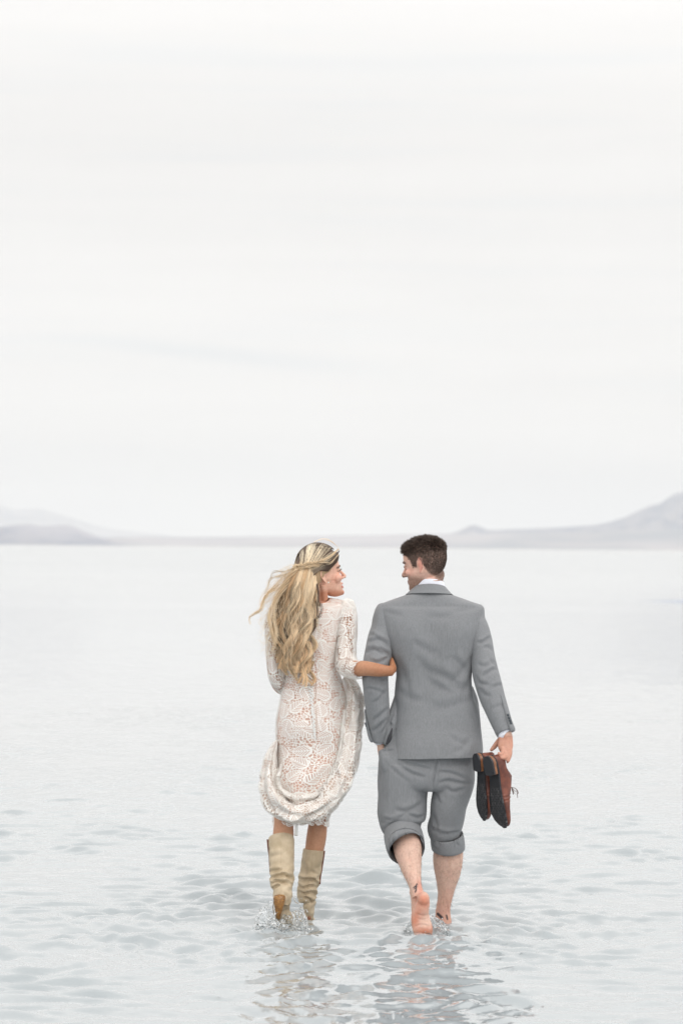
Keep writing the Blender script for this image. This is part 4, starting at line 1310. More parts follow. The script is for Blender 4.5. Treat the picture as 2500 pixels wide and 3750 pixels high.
    def swag(off, n, N, seam):
        m = plimb([(x, y, Y, max(w_ - off, 1), max(d - off * .0012, .002)) for x, y, Y, w_, d in sw], n=n, N=N, closed=not seam, seam=seam)
        a = m.th; t_ = m.tt
        cen = cr_resample(np.array([[*at(x, y, Y), 0] for x, y, Y, _, _ in sw]), n)[:, :3]
        cen = np.vstack([np.repeat(cen, m.M, 0), m.v[n * m.M:]])
        rad = m.v - cen
        rip = 1 + .10 * np.sin(a * 4 + 9 * t_) + .07 * np.sin(a * 7 - 14 * t_ + 1) + .05 * np.sin(a * 3 + 30 * t_)
        rip = rip + .16 * fbm(m.v * 22, 3, 71) + .13 * (1 - 2 * np.abs(np.sin(a * 2.5 + 8 * t_ + 2.2 * vnoise(m.v * 9, 5)))) 
        m.v = cen + rad * rip[:, None]
        return m
    so = swag(0, 260, 90, True)
    so.uv = so.uv * np.array([1, 1.])
    ga = add('gathered_train', so, M_LACE, do, label='bunched up lace train wrapped round the back of the skirt')
    add('underlayer', swag(5, 140, 50, False), M_FOLD, ga)
    # second thinner fold inside
    sw2 = [(1030, 2800, 11.2, 4, .02), (1018, 2860, 11.185, 8, .022), (1042, 2905, 11.178, 10, .024), (1100, 2922, 11.175, 10, .024), (1165, 2905, 11.173, 11, .024), (1215, 2850, 11.175, 15, .03), (1240, 2780, 11.185, 12, .025), (1252, 2700, 11.2, 8, .02), (1262, 2600, 11.22, 5, .012)]
    m2 = plimb(sw2, n=160, N=40, closed=False, seam=True)
    wrinkle(m2, (30, 30, 30), .008, 73, 3)
    add('gathered_train', m2, M_LACE, do)
    # back opening with ribbon lacing
    Rb = []
    for k, yy in enumerate(np.arange(2478, 2700, 14.5)):
        xc = 1134 + (yy - 2478) * .085
        ww = 9.5 - (yy - 2478) * .024
        a, b = (xc - ww, yy - 9, 11.178), (xc + ww, yy + 9, 11.172)
        ys = lambda px, py: surf_y(px, py)
        pa, pb = at(a[0], a[1], surf_y(a[0], a[1]) - .005), at(b[0], b[1], surf_y(b[0], b[1]) - .005)
        Rb.append(limb([[*pa, .0032, .0014], [*((pa + pb) / 2 + np.array([0, -.002, 0])), .0036, .0016], [*pb, .0032, .0014]], n=8, N=8))
    pts = [(1156 + k * .18, 2478 + 11 * k) for k in range(22)]
    add('back_lacing', join(Rb), M_RIBBON, do)
    slit = limb([[*at(x, y, surf_y(x, y) + .0), .0015, .0014] for x, y in pts], n=60, N=8)
    M_SLIT, _, _ = mat('skin_gap', (.60, .42, .34), .8, .2)
    add('back_opening', slit, M_SLIT, do)
    tail = limb([[*at(1086, 2990, 11.2), .0072, .001], [*at(1085, 3030, 11.19), .0072, .001], [*at(1084, 3061, 11.2), .0072, .001]], n=14, N=8)
    add('ribbon_tail', tail, M_RIBBON, do)

    # ---------- boots
    def boot(shaft, ankle, foot, cl, seed):
        parts = [plimb(shaft, n=90, N=70), plimb(ankle, n=60, N=50), foot]
        m = remesh(parts, .004, 2)
        creases(m, [(a_, b_, c_ * 1.5) for a_, b_, c_ in cl])
        low_ = sstep(3140, 3210, proj(m.v)[:, 1])
        N_ = m.normals()
        m.v += N_ * (low_ * .0035 * np.sin(proj(m.v)[:, 1] / 6.5 + (proj(m.v)[:, 0]) / 16. + 7 * vnoise(m.v * 14, seed)) * sstep(-.5, .3, vnoise(m.v * 11 + 3, seed)))[:, None]
        return wrinkle(m, (14, 14, 18), .005, seed)
    f1 = plimb([(1030, 3300, 11.09, 26, .035), (1036, 3345, 11.12, 28, .032), (1042, 3385, 11.17, 32, .026), (1046, 3410, 11.22, 28, .018)], N=26)
    b1 = boot([(1029, 3062, 11.22, 44, .056), (1030, 3075, 11.213, 46.5, .058), (1031, 3116, 11.19, 47, .058), (1032, 3165, 11.165, 45.5, .057), (1032, 3205, 11.14, 44.5, .056), (1028, 3232, 11.125, 42, .054), (1024, 3244, 11.12, 38, .05), (1022, 3256, 11.12, 28, .04)],
              [(1034, 3225, 11.12, 28, .045), (1036, 3255, 11.1, 32, .048), (1034, 3285, 11.085, 34, .048), (1031, 3310, 11.085, 30, .044)], f1,
              [([(990, 3222), (1010, 3208), (1045, 3205), (1072, 3222)], 7, .008), ([(994, 3240), (1015, 3228), (1045, 3232), (1066, 3244)], 6, .009), ([(992, 3205), (1008, 3190), (1035, 3188)], 8, .006), ([(1025, 3048), (1027, 3150), (1030, 3215), (1024, 3280)], 2., .0016), ([(988, 3140), (1010, 3132), (1040, 3128)], 10, .003), ([(1000, 3254), (1012, 3244), (1024, 3238)], 5, .007), ([(1040, 3265), (1052, 3290), (1050, 3315)], 7, .004)], 81)
    bo = add('boot', b1, M_BOOT, root, label='left boot with its heel lifted out of the water')
    hl = plimb([(1023, 3281, 11.035, 20, .016), (1023, 3290, 11.03, 22.5, .022), (1022, 3310, 11.028, 19, .022), (1020, 3335, 11.03, 13.5, .018), (1019, 3352, 11.035, 10, .014), (1019, 3362, 11.04, 9, .012)], N=24)
    add('heel', hl, M_HEEL, bo)
    add('piping', limb([[*at(x, y, 11.2), .0035, .006] for x, y in ((979, 3074), (981, 3095), (983, 3115), (986, 3133), (988, 3170), (990, 3200))], n=40, N=8), M_STITCH, bo)
    f2 = limb([(*at(1130, 3350, 11.37), .024, .03), (*(at(1130, 3372, 11.44)), .03, .03), (*(at(1128, 3382, 11.54)), .032, .018)], N=22, ref=(0, 0, 1))
    b2 = boot([(1148, 3108, 11.35, 38, .052), (1147, 3122, 11.35, 39.5, .054), (1142, 3155, 11.35, 39, .053), (1137, 3195, 11.355, 40.5, .053), (1132, 3222, 11.36, 41, .052), (1126, 3250, 11.36, 37, .048), (1124, 3278, 11.365, 37, .046), (1126, 3296, 11.37, 30, .04)],
              [(1132, 3260, 11.37, 28, .04), (1132, 3300, 11.37, 24, .038), (1131, 3335, 11.375, 17, .034), (1130, 3366, 11.38, 15, .034)], f2,
              [([(1088, 3214), (1115, 3220), (1140, 3220), (1164, 3238)], 6, .009), ([(1092, 3262), (1115, 3272), (1140, 3266), (1160, 3276)], 7, .009), ([(1094, 3246), (1112, 3256), (1135, 3248), (1160, 3252)], 6, .007), ([(1146, 3116), (1138, 3180), (1130, 3215), (1122, 3275)], 2., .0016), ([(1112, 3288), (1130, 3292), (1150, 3306)], 6, .008), ([(1105, 3150), (1115, 3180), (1112, 3205)], 9, .004), ([(1135, 3190), (1150, 3200), (1166, 3198)], 8, .004)], 82)
    bo2 = add('boot', b2, M_BOOT, root, label='right boot standing in the water, shaft slouched at the ankle')
    add('piping', limb([[*at(x, y, 11.34), .0035, .006] for x, y in ((1188, 3116), (1184, 3145), (1180, 3170), (1177, 3190), (1173, 3210), (1171, 3238))], n=40, N=8), M_STITCH, bo2)
    add('heel', plimb([(1131, 3356, 11.354, 8, .012), (1131, 3368, 11.354, 8, .012), (1131, 3380, 11.354, 8, .012)], N=18), M_HEELEDGE, bo2)

    build_blonde_hair(root)
    return root


def surf_y(px, py):
    """rough depth of the back of the dress"""
    d = np.interp(py, [2222, 2300, 2440, 2527, 2623, 2744], [.08, .1, .094, .11, .122, .12])
    xl = np.interp(py, [2222, 2440, 2527, 2744], [1018, 1043, 1030, 1010]); xr = np.interp(py, [2222, 2440, 2527, 2744], [1290, 1241, 1266, 1284])
    u = abs(px - (xl + xr) / 2) / ((xr - xl) / 2)
    back = max(1 - u ** 2.25, 0) ** (1 / 2.25)
    seat = .020 * math.exp(-((py - 2670) / 60) ** 2) * (math.exp(-((px - 1095) / 45) ** 2) + math.exp(-((px - 1208) / 45) ** 2))
    sp = -.012 * math.exp(-((px - 1150) / 26) ** 2) * float(sstep(2230, 2300, py)) * float(sstep(2640, 2520, py))
    return 11.3 - d * back - seat - sp


def build_blonde_hair(root):
    rr = np.random.default_rng(19)
    LIGHT = np.array([.97, .77, .53]); MID = np.array([.74, .51, .30]); DARK = np.array([.10, .064, .046]); GOLD = np.array([.94, .68, .42]); ASH = np.array([.86, .77, .60])
    parts = []
    cE = np.array([0, -.002, .128]); rE = np.array([.0855, .115, .129])
    # cap under the strands
    cap = blob((0, 0, 0), 1.0, 64)
    u = cap.v / np.linalg.norm(cap.v, axis=1, keepdims=True)
    P = cE + u * rE * .955
    yy, zz, ax = P[:, 1] * 100, P[:, 2] * 100, np.abs(P[:, 0]) * 100
    zl = np.interp(yy, [-11, -5, -2, 0, 3, 5, 7.5, 9.5, 11], [5, 6, 9, 12.0, 12.5, 14.5, 17.0, 18.5, 19])
    inn = sstep(.2, -1.2, zz - zl)
    P = cE + u * rE * (.955 - .22 * inn)[:, None]
    cap.v = HW_.w(P)
    cap.col = np.tile(DARK * 1.1, (len(P), 1)) * (1 - .0) + 0
    lowm = sstep(21, 14, zz)[:, None] * .75
    cap.col = cap.col * (1 - lowm) + MID * .75 * lowm
    parts.append(cap)

    def on_scalp(A, lift):
        d = (A - cE) / rE
        n = np.linalg.norm(d, axis=-1, keepdims=True)
        return cE + d / n * rE * (1 + lift)

    # combed hair: parting and hairline -> braid at the back
    S, K = 3600, 14
    t = np.linspace(0, 1, K)
    groups = []
    cm = np.array([.055, -.085, .118])         # braid, near side
    for i in range(S):
        r = rr.random()
        sgn = 1 if rr.random() < .72 else -1
        if r < .55:      # from the parting
            y0 = rr.uniform(-.06, .088)
            a = np.array([rr.normal(-.008, .008), y0, .235 - .35 * max(y0 - .03, 0)])
        else:            # from the hairline down to the ear
            k = rr.random()
            a = np.array([np.interp(k, [0, .5, 1], [.0, .06, .082]), np.interp(k, [0, .5, 1], [.1, .072, .012]), np.interp(k, [0, .5, 1], [.19, .158, .128])])
        a[0] *= sgn
        kk = (a[1] + .06) / .16
        e = np.array([np.interp(kk, [0, 1], [.018, .066]) * sgn + rr.normal(0, .004), 0, .118 + rr.normal(0, .005)])
        e[1] = -.092 + .35 * max(abs(e[0]) - .03, 0)
        A = a[None] * (1 - t[:, None]) + e[None] * t[:, None]
        A = A + np.array([.035 * sgn, 0, .02])[None] * np.sin(pi * t)[:, None]
        A = A + rr.normal(0, .0012, 3)
        lift = -.01 + .03 * rr.random() + .02 * np.sin(pi * t)
        P = on_scalp(A, lift[:, None])
        groups.append((P, i, a, r))
    P = np.array([g[0] for g in groups])
    key = np.array([g[2] for g in groups])
    # streaks: neighbouring hairs share a tone
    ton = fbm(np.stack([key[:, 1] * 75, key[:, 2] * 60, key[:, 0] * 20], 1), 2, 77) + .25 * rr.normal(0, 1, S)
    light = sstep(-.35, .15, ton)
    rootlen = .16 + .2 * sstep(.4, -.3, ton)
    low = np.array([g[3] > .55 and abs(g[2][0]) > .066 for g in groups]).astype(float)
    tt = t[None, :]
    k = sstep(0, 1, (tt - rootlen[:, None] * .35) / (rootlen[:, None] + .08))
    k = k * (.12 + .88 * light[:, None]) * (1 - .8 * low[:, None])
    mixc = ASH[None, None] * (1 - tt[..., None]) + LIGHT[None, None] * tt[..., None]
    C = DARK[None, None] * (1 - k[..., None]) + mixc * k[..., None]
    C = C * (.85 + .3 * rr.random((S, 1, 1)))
    rad = np.full((S, K), .0011) * (.7 + .5 * rr.random((S, 1)))
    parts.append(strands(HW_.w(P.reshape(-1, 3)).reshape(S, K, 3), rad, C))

    # braid across the back
    bp = cr_resample(np.array([[1196, 2058, 11.245, 0], [1176, 2063, 11.222, 0], [1155, 2066, 11.208, 0], [1132, 2068, 11.20, 0], [1108, 2074, 11.203, 0], [1088, 2078, 11.222, 0], [1077, 2074, 11.25, 0]]), 60)
    for st in range(3):
        ph = 2 * pi * st / 3
        s_ = np.linspace(0, 1, 60)
        px = bp[:, 0]; py = bp[:, 1] + 6.0 * np.sin(s_ * 2 * pi * 3.6 + ph); Yb = bp[:, 2] - .004 + .006 * np.cos(2 * (s_ * 2 * pi * 3.6 + ph))
        cen = at(px, py, Yb)
        n = 45
        off = rr.normal(0, .0032, (n, 3))
        PP = cen[None] + off[:, None]
        c = np.tile(LIGHT * .95, (n, 1)) * (.75 + .4 * rr.random((n, 1)))
        parts.append(strands(PP, np.full((n, 60), .001), np.repeat(c[:, None], 60, 1)))

    # long waves below the braid
    ys = [2066, 2100, 2150, 2200, 2250, 2300, 2350, 2400, 2450, 2500, 2530]
    Lx = [1082, 1062, 1034, 1014, 1010, 1010, 1012, 1016, 1028, 1050, 1078]
    Rx = [1166, 1168, 1164, 1160, 1152, 1146, 1142, 1140, 1138, 1136, 1132]
    K = 52
    t = np.linspace(0, 1, K)
    NL = 92
    for i in range(NL):
        s = (i * .6180339) % 1.0
        layer = 0. if i < 30 else rr.random() ** .8          # 0 = deep, dark; 1 = outermost
        y0 = 2066 + rr.uniform(0, 8)
        yend = 2365 + 120 * rr.random() ** .7 + 45 * math.exp(-((s - .7) / .25) ** 2) - 25 * (s < .15)
        if i < 30: yend = min(yend, 2430)
        yy = y0 + (yend - y0) * t
        l = np.interp(yy, ys, Lx); r = np.interp(yy, ys, Rx)
        s2 = np.clip(s + rr.normal(0, .10) * sstep(.1, .8, t), 0.03, .97)
        lam = rr.uniform(120, 165)
        ph = 2 * pi * (s * .9) + rr.normal(0, .8)
        amp = (2 + 17 * sstep(.12, .5, t)) * rr.uniform(.5, 1.2)
        xx = l + (r - l) * s2 + amp * np.sin(2 * pi * (yy - 2060) / lam + ph)
        Yb = np.interp(yy, [2066, 2100, 2160, 2230, 2350, 2450, 2540], [11.208, 11.2, 11.195, 11.188, 11.18, 11.182, 11.18])
        Yb = Yb + .075 * np.abs(2 * s - 1) ** 2.5 - .048 * layer * sstep(0, .25, t) * (1 - .3 * t) + amp / 790 * .7 * np.cos(2 * pi * (yy - 2060) / lam + ph) * layer
        cen = at(xx, yy, Yb)
        n = 64
        rl = np.interp(t, [0, .15, .5, .85, 1], [.007, .0108, .0102, .0075, .002]) * rr.uniform(.6, 1.15)
        ang = rr.uniform(0, 2 * pi, n); rd = np.sqrt(rr.random(n))
        tw = rr.uniform(-2.5, 2.5)
        o = np.zeros((n, K, 3))
        o[..., 0] = (rd[:, None] * np.cos(ang[:, None] + tw * t[None])) * rl[None]
        o[..., 1] = (rd[:, None] * np.sin(ang[:, None] + tw * t[None])) * rl[None] * .6
        o[..., 0] += .0012 * np.sin(t[None] * rr.uniform(8, 18, (n, 1)) + rr.uniform(0, 6, (n, 1)))
        o[..., 0] += (amp / 790 * np.sin(2 * pi * (yy - 2060) / lam + ph))[None] * rr.normal(-.03, .15, (n, 1))
        o[..., 0] += rr.normal(0, .0024, (n, 1)) * sstep(.1, .5, t)[None]
        PP = cen[None] + o
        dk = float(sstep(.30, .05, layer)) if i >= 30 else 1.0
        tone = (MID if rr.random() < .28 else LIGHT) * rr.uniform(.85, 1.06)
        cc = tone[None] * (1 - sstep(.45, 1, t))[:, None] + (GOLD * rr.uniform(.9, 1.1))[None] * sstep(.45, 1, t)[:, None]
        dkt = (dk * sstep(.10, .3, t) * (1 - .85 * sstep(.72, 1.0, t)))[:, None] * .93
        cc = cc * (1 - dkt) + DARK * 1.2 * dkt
        C = np.repeat(cc[None], n, 0) * (.8 + .36 * rr.random((n, 1, 1)))
        edge = (np.cos(ang) * rd < -.45)[:, None, None] * sstep(.1, .3, t)[None, :, None]     # one side of each lock is coloured darker
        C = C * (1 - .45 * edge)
        rad = np.interp(t, [0, .8, 1], [.0008, .0007, .0002])[None] * (.8 + .4 * rr.random((n, 1)))
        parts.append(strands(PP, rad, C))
    # locks blown out to the left, and loose hairs
    fly = [([(1085, 2085), (1040, 2110), (1005, 2145), (975, 2172), (960, 2200), (955, 2225), (938, 2243), (915, 2256)], 15, .0065, 1.),
           ([(1085, 2090), (1050, 2120), (1018, 2150), (985, 2170), (965, 2195), (952, 2232), (930, 2246), (912, 2262), (916, 2285)], 14, .006, 1.),
           ([(1075, 2085), (1030, 2105), (1000, 2110), (985, 2125), (978, 2150), (965, 2175)], 8, .006, .8), ([(1080, 2080), (1040, 2095), (1005, 2096), (990, 2110), (995, 2125)], 5, .003, .6),
           ([(1060, 2130), (1020, 2165), (1005, 2200), (985, 2250), (990, 2300), (1005, 2350)], 18, .006, .9), ([(1050, 2150), (1012, 2200), (1004, 2260), (1012, 2330), (998, 2390)], 16, .006, .9),
           ([(1160, 2140), (1166, 2190), (1160, 2230), (1166, 2262), (1178, 2230), (1172, 2200)], 10, .003, .45), ([(1158, 2170), (1164, 2220), (1162, 2280), (1166, 2310), (1180, 2316)], 6, .003, .7),
           ([(1150, 1985), (1185, 1974), (1215, 1982), (1240, 2005)], 3, .002, 1.), 
           ([(1240, 2010), (1205, 2040), (1170, 2054), (1140, 2066)], 15, .0022, 1.), ([(1238, 2030), (1210, 2060), (1178, 2062), (1150, 2066)], 10, .0018, .9), ([(1242, 2018), (1222, 2048), (1195, 2066), (1160, 2060)], 12, .0025, .3)]
    for pts, n, sp, br in fly:
        pts = np.array(pts, float)
        face = pts[:, 0].min() > 1135 and pts[:, 1].max() < 2070
        if face:
            Yb = np.interp(pts[:, 0], [1140, 1180, 1210, 1242], [11.196, 11.197, 11.205, 11.235])
        elif pts[:, 1].max() < 2070:
            Yb = np.full(len(pts), 11.22)
        else:
            Yb = np.interp(pts[:, 1], [2060, 2120, 2200, 2400], [11.2, 11.18, 11.16, 11.135]) + .0 * pts[:, 0]
        c4 = cr_resample(np.hstack([pts, Yb[:, None], 0 * Yb[:, None]]), K)
        cen = at(c4[:, 0], c4[:, 1], c4[:, 2])
        o = rr.normal(0, sp, (n, 1, 3)) * np.interp(t, [0, .3, 1], [.8, 1, .5 if n > 10 else 1.4])[None, :, None]
        o = o + .003 * np.sin(t[None, :, None] * rr.uniform(3, 12, (n, 1, 3)) + rr.uniform(0, 6, (n, 1, 3))) * t[None, :, None]
        C = np.tile((LIGHT * br)[None, None], (n, K, 1)) * (.7 + .5 * rr.random((n, 1, 1)))
        if br < .5: C = np.tile(DARK[None, None] * 1.4, (n, K, 1))
        rad = np.interp(t, [0, .7, 1], [.0009, .0008, .0002])[None] * np.ones((n, 1))
        parts.append(strands(cen[None] + o, rad, C))
    # loose fine hairs lying over the locks
    S2 = 80
    u_ = rr.random(S2); ya = rr.uniform(2066, 2330, S2); yb = np.minimum(ya + rr.uniform(90, 300, S2), 2515)
    yy = ya[:, None] + (yb - ya)[:, None] * t[None]
    l = np.interp(yy, ys, Lx) - 3; r = np.interp(yy, ys, Rx) + 4
    ph = 2 * pi * u_ * 1.2 + rr.normal(0, 1., S2); lam = rr.uniform(70, 170, S2)
    xx = l + (r - l) * np.clip(u_[:, None] + rr.normal(0, .06, (S2, 1)) * t[None], 0, 1) + (rr.uniform(2, 13, (S2, 1)) * sstep(2110, 2200, yy)) * np.sin(2 * pi * (yy - 2060) / lam[:, None] + ph[:, None])
    Yb = np.interp(yy, [2066, 2100, 2160, 2230, 2350, 2450, 2540], [11.19, 11.172, 11.15, 11.135, 11.132, 11.14, 11.15]) + .07 * np.abs(2 * u_ - 1)[:, None] ** 2.5 + .006 * rr.normal(0, 1, (S2, 1))
    cc = np.where(rr.random((S2, 1)) < .3, DARK * 2.2, LIGHT * .98)[:, None] * np.ones((1, K, 1)) * (.8 + .3 * rr.random((S2, 1, 1)))
    parts.append(strands(at(xx.ravel(), yy.ravel(), Yb.ravel()).reshape(S2, K, 3), np.interp(t, [0, .8, 1], [.0005, .0005, .0002])[None] * np.ones((S2, 1)), cc))
    # single stray hairs in the wind
    for i in range(190):
        y0 = rr.uniform(2070, 2380)
        x0 = np.interp(y0, ys, Lx) + rr.uniform(0, 15)
        ln = rr.uniform(20, 75)
        pts = np.array([[x0, y0], [x0 - ln * .4, y0 + rr.uniform(-14, 20)], [x0 - ln * .75, y0 + rr.uniform(-5, 35)], [x0 - ln, y0 + rr.uniform(0, 60)]])
        c4 = cr_resample(np.hstack([pts, np.full((4, 1), 11.18 + rr.uniform(-.03, .05)), np.zeros((4, 1))]), 16)
        parts.append(strands(at(c4[:, 0], c4[:, 1], c4[:, 2])[None], np.full((1, 16), .00045), np.tile(LIGHT * .9, (1, 16, 1))))
    m = join([MD(p.v, p.q, p.t, p.col) for p in parts])
    add('hair', m, M_HAIR, root)


man = build_man()
woman = build_woman()


# ================================================================== SHOES
def shoe(label, top_px, bot_px, Y, alpha, lean, side):
    root = empty('dress_shoe', None, label, 'shoe', 'brown leather shoes held in the hand')
    pt = at(*top_px, Y); pb = at(*bot_px, Y + lean)
    Lx_ = (pb - pt); LEN = np.linalg.norm(Lx_); Lx_ = Lx_ / LEN
    n = np.array([-sin(alpha), -cos(alpha), 0.])       # outward normal of the sole
    n = n - Lx_ * (n @ Lx_); n /= np.linalg.norm(n)
    up = -n
    wd = np.cross(up, Lx_)
    S = LEN / .315
    M = np.stack([Lx_, wd, up], 1) * S
    def w_(P): return np.asarray(P, float) @ M.T + pt
    X = np.array([0, .01, .03, .06, .10, .14, .18, .22, .25, .28, .30, .311, .315])
    HWd = np.array([.012, .024, .030, .0325, .0315, .0335, .0415, .0475, .0465, .038, .025, .012, .004])
    HT = np.array([.062, .072, .074, .071, .085, .080, .068, .052, .043, .036, .030, .024, .018])
    CY = np.array([0, 0, 0, 0, .001, .004, .008, .010, .009, .006, .003, .001, 0]) * side
    ZB = np.array([.0, 0, 0, 0, -.003, -.008, -.013, -.016, -.016, -.013, -.009, -.006, -.004])
    rows = []
    for x, h, ht, cy, zb in zip(X, HWd, HT, CY, ZB):
        rows.append([x, cy, zb + ht / 2, 0, h, 0, 0, 0, ht / 2])
    up_m = loft(np.array(rows), 110, 64, expo=2.35)
    x, y, z = up_m.v.T
    cyv = np.interp(x, X, CY); hv = np.interp(x, X, HWd); htv = np.interp(x, X, HT)
    # narrower towards the top
    f = np.clip(z / .08, 0, 1)
    up_m.v[:, 1] = cyv + (y - cyv) * (1 - .38 * f * sstep(.28, .1, x))
    # foot opening pressed down inside the topline
    dd = ((x - .055) / .046) ** 2 + ((up_m.v[:, 1] - cyv) / .021) ** 2
    topf = sstep(.6, .85, z / htv)
    up_m.v[:, 2] -= topf * sstep(1.05, .75, dd) * .042
    # facing step and toe cap seam
    up_m.v[:, 2] += .0025 * sstep(.10, .103, x) * sstep(.172, .168, x) * topf
    Nn = up_m.normals()
    for xs in (.232, .1):
        up_m.v -= Nn * (.0012 * np.exp(-((x - xs - .1 * (htv - z) * (xs > .2)) / .0016) ** 2))[:, None]
    up_m.v -= Nn * (.0015 * np.sin(x * 420 + 30 * y) * np.exp(-((x - .19) / .016) ** 2))[:, None]
    up_m.v = w_(up_m.v)
    add('upper', up_m, M_LEATHER, root)
    # sole
    xs = np.linspace(0, .315, 90)
    hw = np.interp(xs, X, HWd) + .0045
    hw = np.sqrt(np.maximum(hw ** 2 * np.clip((xs + .004) / .02, 0, 1) ** .6 * np.clip((.319 - xs) / .014, 0, 1) ** .5, 1e-6))
    cy = np.interp(xs, X, CY); zb = np.interp(xs, X, ZB)
    xo = xs.copy(); xo[0] -= .004; xo[-1] += .004
    V, uv = [], []
    A = np.linspace(-1, 1, 13)
    for lay, (dz, k) in enumerate(((.003, .97), (.0, 1.), (-.0035, 1.), (-.0055, .96))):
        for i in range(90):
            for a in A:
                V.append([xo[i], cy[i] + a * hw[i] * k, zb[i] + dz]); uv.append([xo[i], a * hw[i]])
    V = np.array(V); nl, na = 90, 13
    I = np.arange(4 * nl * na).reshape(4, nl, na)
    q = []
    def grid(Ix): return np.stack([Ix[:-1, :-1], Ix[:-1, 1:], Ix[1:, 1:], Ix[1:, :-1]], -1).reshape(-1, 4)
    q.append(grid(I[0])); q.append(grid(I[3])[:, ::-1])
    for lay in range(3):
        for e in (0, -1):
            a_ = I[lay, :, e]; b_ = I[lay + 1, :, e]
            q.append(np.stack([a_[:-1], a_[1:], b_[1:], b_[:-1]], 1))
            a_ = I[lay, e, :]; b_ = I[lay + 1, e, :]
            q.append(np.stack([a_[:-1], a_[1:], b_[1:], b_[:-1]], 1))
    so_ = MD(w_(V), np.vstack(q), None, None, np.array(uv))
    add('sole', so_, M_SOLE, root, smooth=False)
    # stacked heel with rubber tip
    def block(z0, z1, g, mt, nm, par):
        k = 26
        xx = np.linspace(0, 1, k)
        out = []
        for a in np.linspace(-pi / 2, pi / 2, 22):
            out.append([.030 - .034 * cos(a) - g, (.034 + g) * sin(a)])
        out += [[.078 - g * .5, (.033 + g)], [.078 + .004, 0], [.078 - g * .5, -(.033 + g)]]
        o_ = np.array(out)
        nn = len(o_)
        sc = [1., 1., .97]
        V = np.vstack([np.hstack([o_ * [1, 1], np.full((nn, 1), z0)]), np.hstack([o_ * [1, .97] + [.001, 0], np.full((nn, 1), z1)])])
        i = np.arange(nn); j = (i + 1) % nn
        q_ = np.stack([i, j, j + nn, i + nn], 1)
        V = np.vstack([V, [[.04, 0, z0], [.04, 0, z1]]])
        t_ = np.vstack([np.stack([np.full(nn, 2 * nn), j, i], 1), np.stack([np.full(nn, 2 * nn + 1), i + nn, j + nn], 1)])
        uvv = np.hstack([V[:, 0:1], V[:, 1:2]])
        return add(nm, MD(w_(V), q_, t_, None, uvv), mt, par, smooth=False)
    hb = block(-.0045, -.020, .0, M_HEELEDGE, 'heel', root)
    block(-.0195, -.027, .0012, M_RUBBER, 'heel_cap', hb)
    # laces and bow
    Lc = []
    for k in range(4):
        xx = .105 + .016 * k
        zt = np.interp(xx, X, HT) + np.interp(xx, X, ZB)
        cyk = np.interp(xx, X, CY)
        for s_ in (1, -1):
            Lc.append(limb([[xx - .003 * s_, cyk - .013, zt - .003, .0013, .0013], [xx, cyk, zt + .004, .0013, .0013], [xx + .003 * s_, cyk + .013, zt - .003, .0013, .0013]], n=12, N=6))
    zt = np.interp(.15, X, HT) + np.interp(.15, X, ZB) + .004
    for s_ in (1, -1):
        Lc.append(limb([[.155, 0, zt, .0013, .0013], [.165, .012 * s_, zt + .014, .0013, .0013], [.185, .018 * s_, zt + .018, .0013, .0013], [.188, .008 * s_, zt + .009, .0013, .0013], [.158, 0, zt + .002, .0013, .0013]], n=36, N=6, ref=(.3, .5, .8)))
        Lc.append(limb([[.155, 0, zt, .0011, .0011], [.170, .010 * s_, zt + .018, .0011, .0011], [.195 - .012 * s_, .014 * s_, zt + .022 + .01 * s_, .0011, .0011]], n=20, N=6, ref=(.3, .5, .8)))
    lm = join(Lc); lm.v = w_(lm.v); lm.uv = None
    add('laces', lm, M_LACES, root)
    return root


shoe('brown leather shoe nearest the viewer, black sole and stacked heel facing out', (1797, 2769), (1851, 3028), 10.965, radians(57), .0, 1)
shoe('brown leather shoe partly hidden behind its mate, sole turned to the left', (1758, 2760), (1776, 3002), 11.035, radians(66), .02, -1)


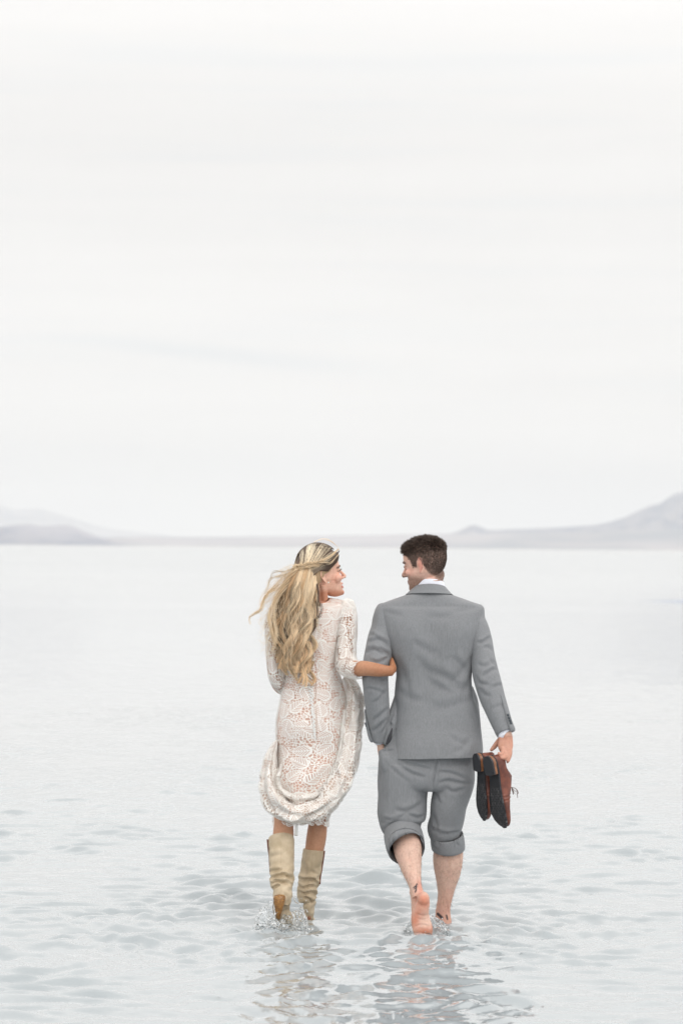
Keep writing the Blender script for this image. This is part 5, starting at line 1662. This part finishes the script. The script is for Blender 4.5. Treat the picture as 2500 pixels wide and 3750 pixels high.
# ================================================================== SPLASHES
def splash(name, label, cx, cy, Y, rad, hgt, seed, nfil, ndrop, arc):
    """a low crown of water thrown up round a foot: ragged membranes, filaments and drops in one piece"""
    rr = np.random.default_rng(seed)
    c = at(cx, cy, Y); c[2] = 0.
    parts = []

    def dome(az, el, r=1.):
        return c + np.array([rad[0] * r * cos(az) * cos(el), rad[1] * r * sin(az) * cos(el), hgt * r * sin(el) * (.4 + .6 * abs(cos(az)) if sin(az) < 0 else 1.)])
    # filaments
    for i in range(nfil):
        az = rr.uniform(*arc); el = rr.uniform(-.05, .9)
        da = rr.normal(0, .5); de = rr.uniform(-.5, .7)
        r_ = rr.uniform(.75, 1.08)
        P_ = [dome(az + da * k + .08 * rr.normal(), np.clip(el + de * k, -.1, 1.4), r_ + .05 * rr.normal()) for k in np.linspace(0, 1, 5)]
        th = rr.uniform(.0025, .0065)
        parts.append(limb([[*p, th * (1 - .4 * k), th * (1 - .4 * k)] for k, p in enumerate(np.array(P_) * 1.) if True][:5] if False else [[*p, th, th * .8] for p in P_], n=16, N=7, ref=(.3, .2, .9)))
    # lumps of churned water at the base
    for i in range(int(nfil * .5)):
        az = rr.uniform(0, 2 * pi); r_ = rr.uniform(.2, 1.15)
        p = c + np.array([rad[0] * r_ * cos(az), rad[1] * r_ * sin(az), rr.uniform(-.004, .3 * hgt) * (1.15 - r_ * .8)])
        s_ = rr.uniform(.004, .013)
        parts.append(blob(p, (s_ * rr.uniform(1, 2.2), s_, s_ * rr.uniform(.5, 1.1)), 10))
    # drops
    for i in range(ndrop):
        az = rr.uniform(0, 2 * pi); el = rr.uniform(.1, 1.2)
        p = dome(az, el, rr.uniform(1.0, 1.6))
        s_ = rr.uniform(.0015, .004)
        parts.append(blob(p, (s_, s_, s_ * 1.2), 8))
    # membranes
    for k in range(3):
        a0 = arc[0] + (arc[1] - arc[0]) * (k + .1) / 3; a1 = a0 + (arc[1] - arc[0]) * .3
        na, ne = 26, 18
        A, E = np.meshgrid(np.linspace(a0, a1, na), np.linspace(-.1, rr.uniform(.8, 1.15), ne))
        base = np.stack([rad[0] * np.cos(A) * np.cos(E), rad[1] * np.sin(A) * np.cos(E), hgt * np.sin(E) * np.where(np.sin(A) < 0, .4 + .6 * np.abs(np.cos(A)), 1.)], -1).reshape(-1, 3)
        nz = 1 + .10 * fbm(base * 40 + k * 5, 3, seed + k)
        edge = (np.abs((A - a0) / (a1 - a0) - .5) * 2).ravel()
        inner = c + base * nz[:, None]
        outer_ = c + base * (nz + .022 * (1 - .3 * edge))[:, None]
        V = np.vstack([inner, outer_]); m_ = na * ne
        I = np.arange(m_).reshape(ne, na)
        g = np.stack([I[:-1, :-1], I[:-1, 1:], I[1:, 1:], I[1:, :-1]], -1).reshape(-1, 4)
        q = [g[:, ::-1], g + m_]
        for a_ in (I[0], I[-1][::-1], I[::-1, 0], I[:, -1]):
            q.append(np.stack([a_[:-1], a_[1:], a_[1:] + m_, a_[:-1] + m_], 1))
        parts.append(MD(V, np.vstack(q)))
    m = remesh(parts, .0022, 2)
    m.v += .0015 * np.stack([vnoise(m.v * 120, 1), vnoise(m.v * 120, 2), vnoise(m.v * 120, 3)], 1)
    add(name, m, M_SPLASH, None, label=label, category='splash')


splash('splash', 'clear splash thrown up around the raised wooden heel of a tan boot', 1032, 3370, 11.06, (.118, .10), .15, 5, 46, 70, (pi * .9, 2 * pi + .35))
splash('splash', "clear curl of water around the man's bare trailing foot", 1560, 3405, 10.97, (.095, .10), .085, 6, 26, 30, (-.35, pi + .4))
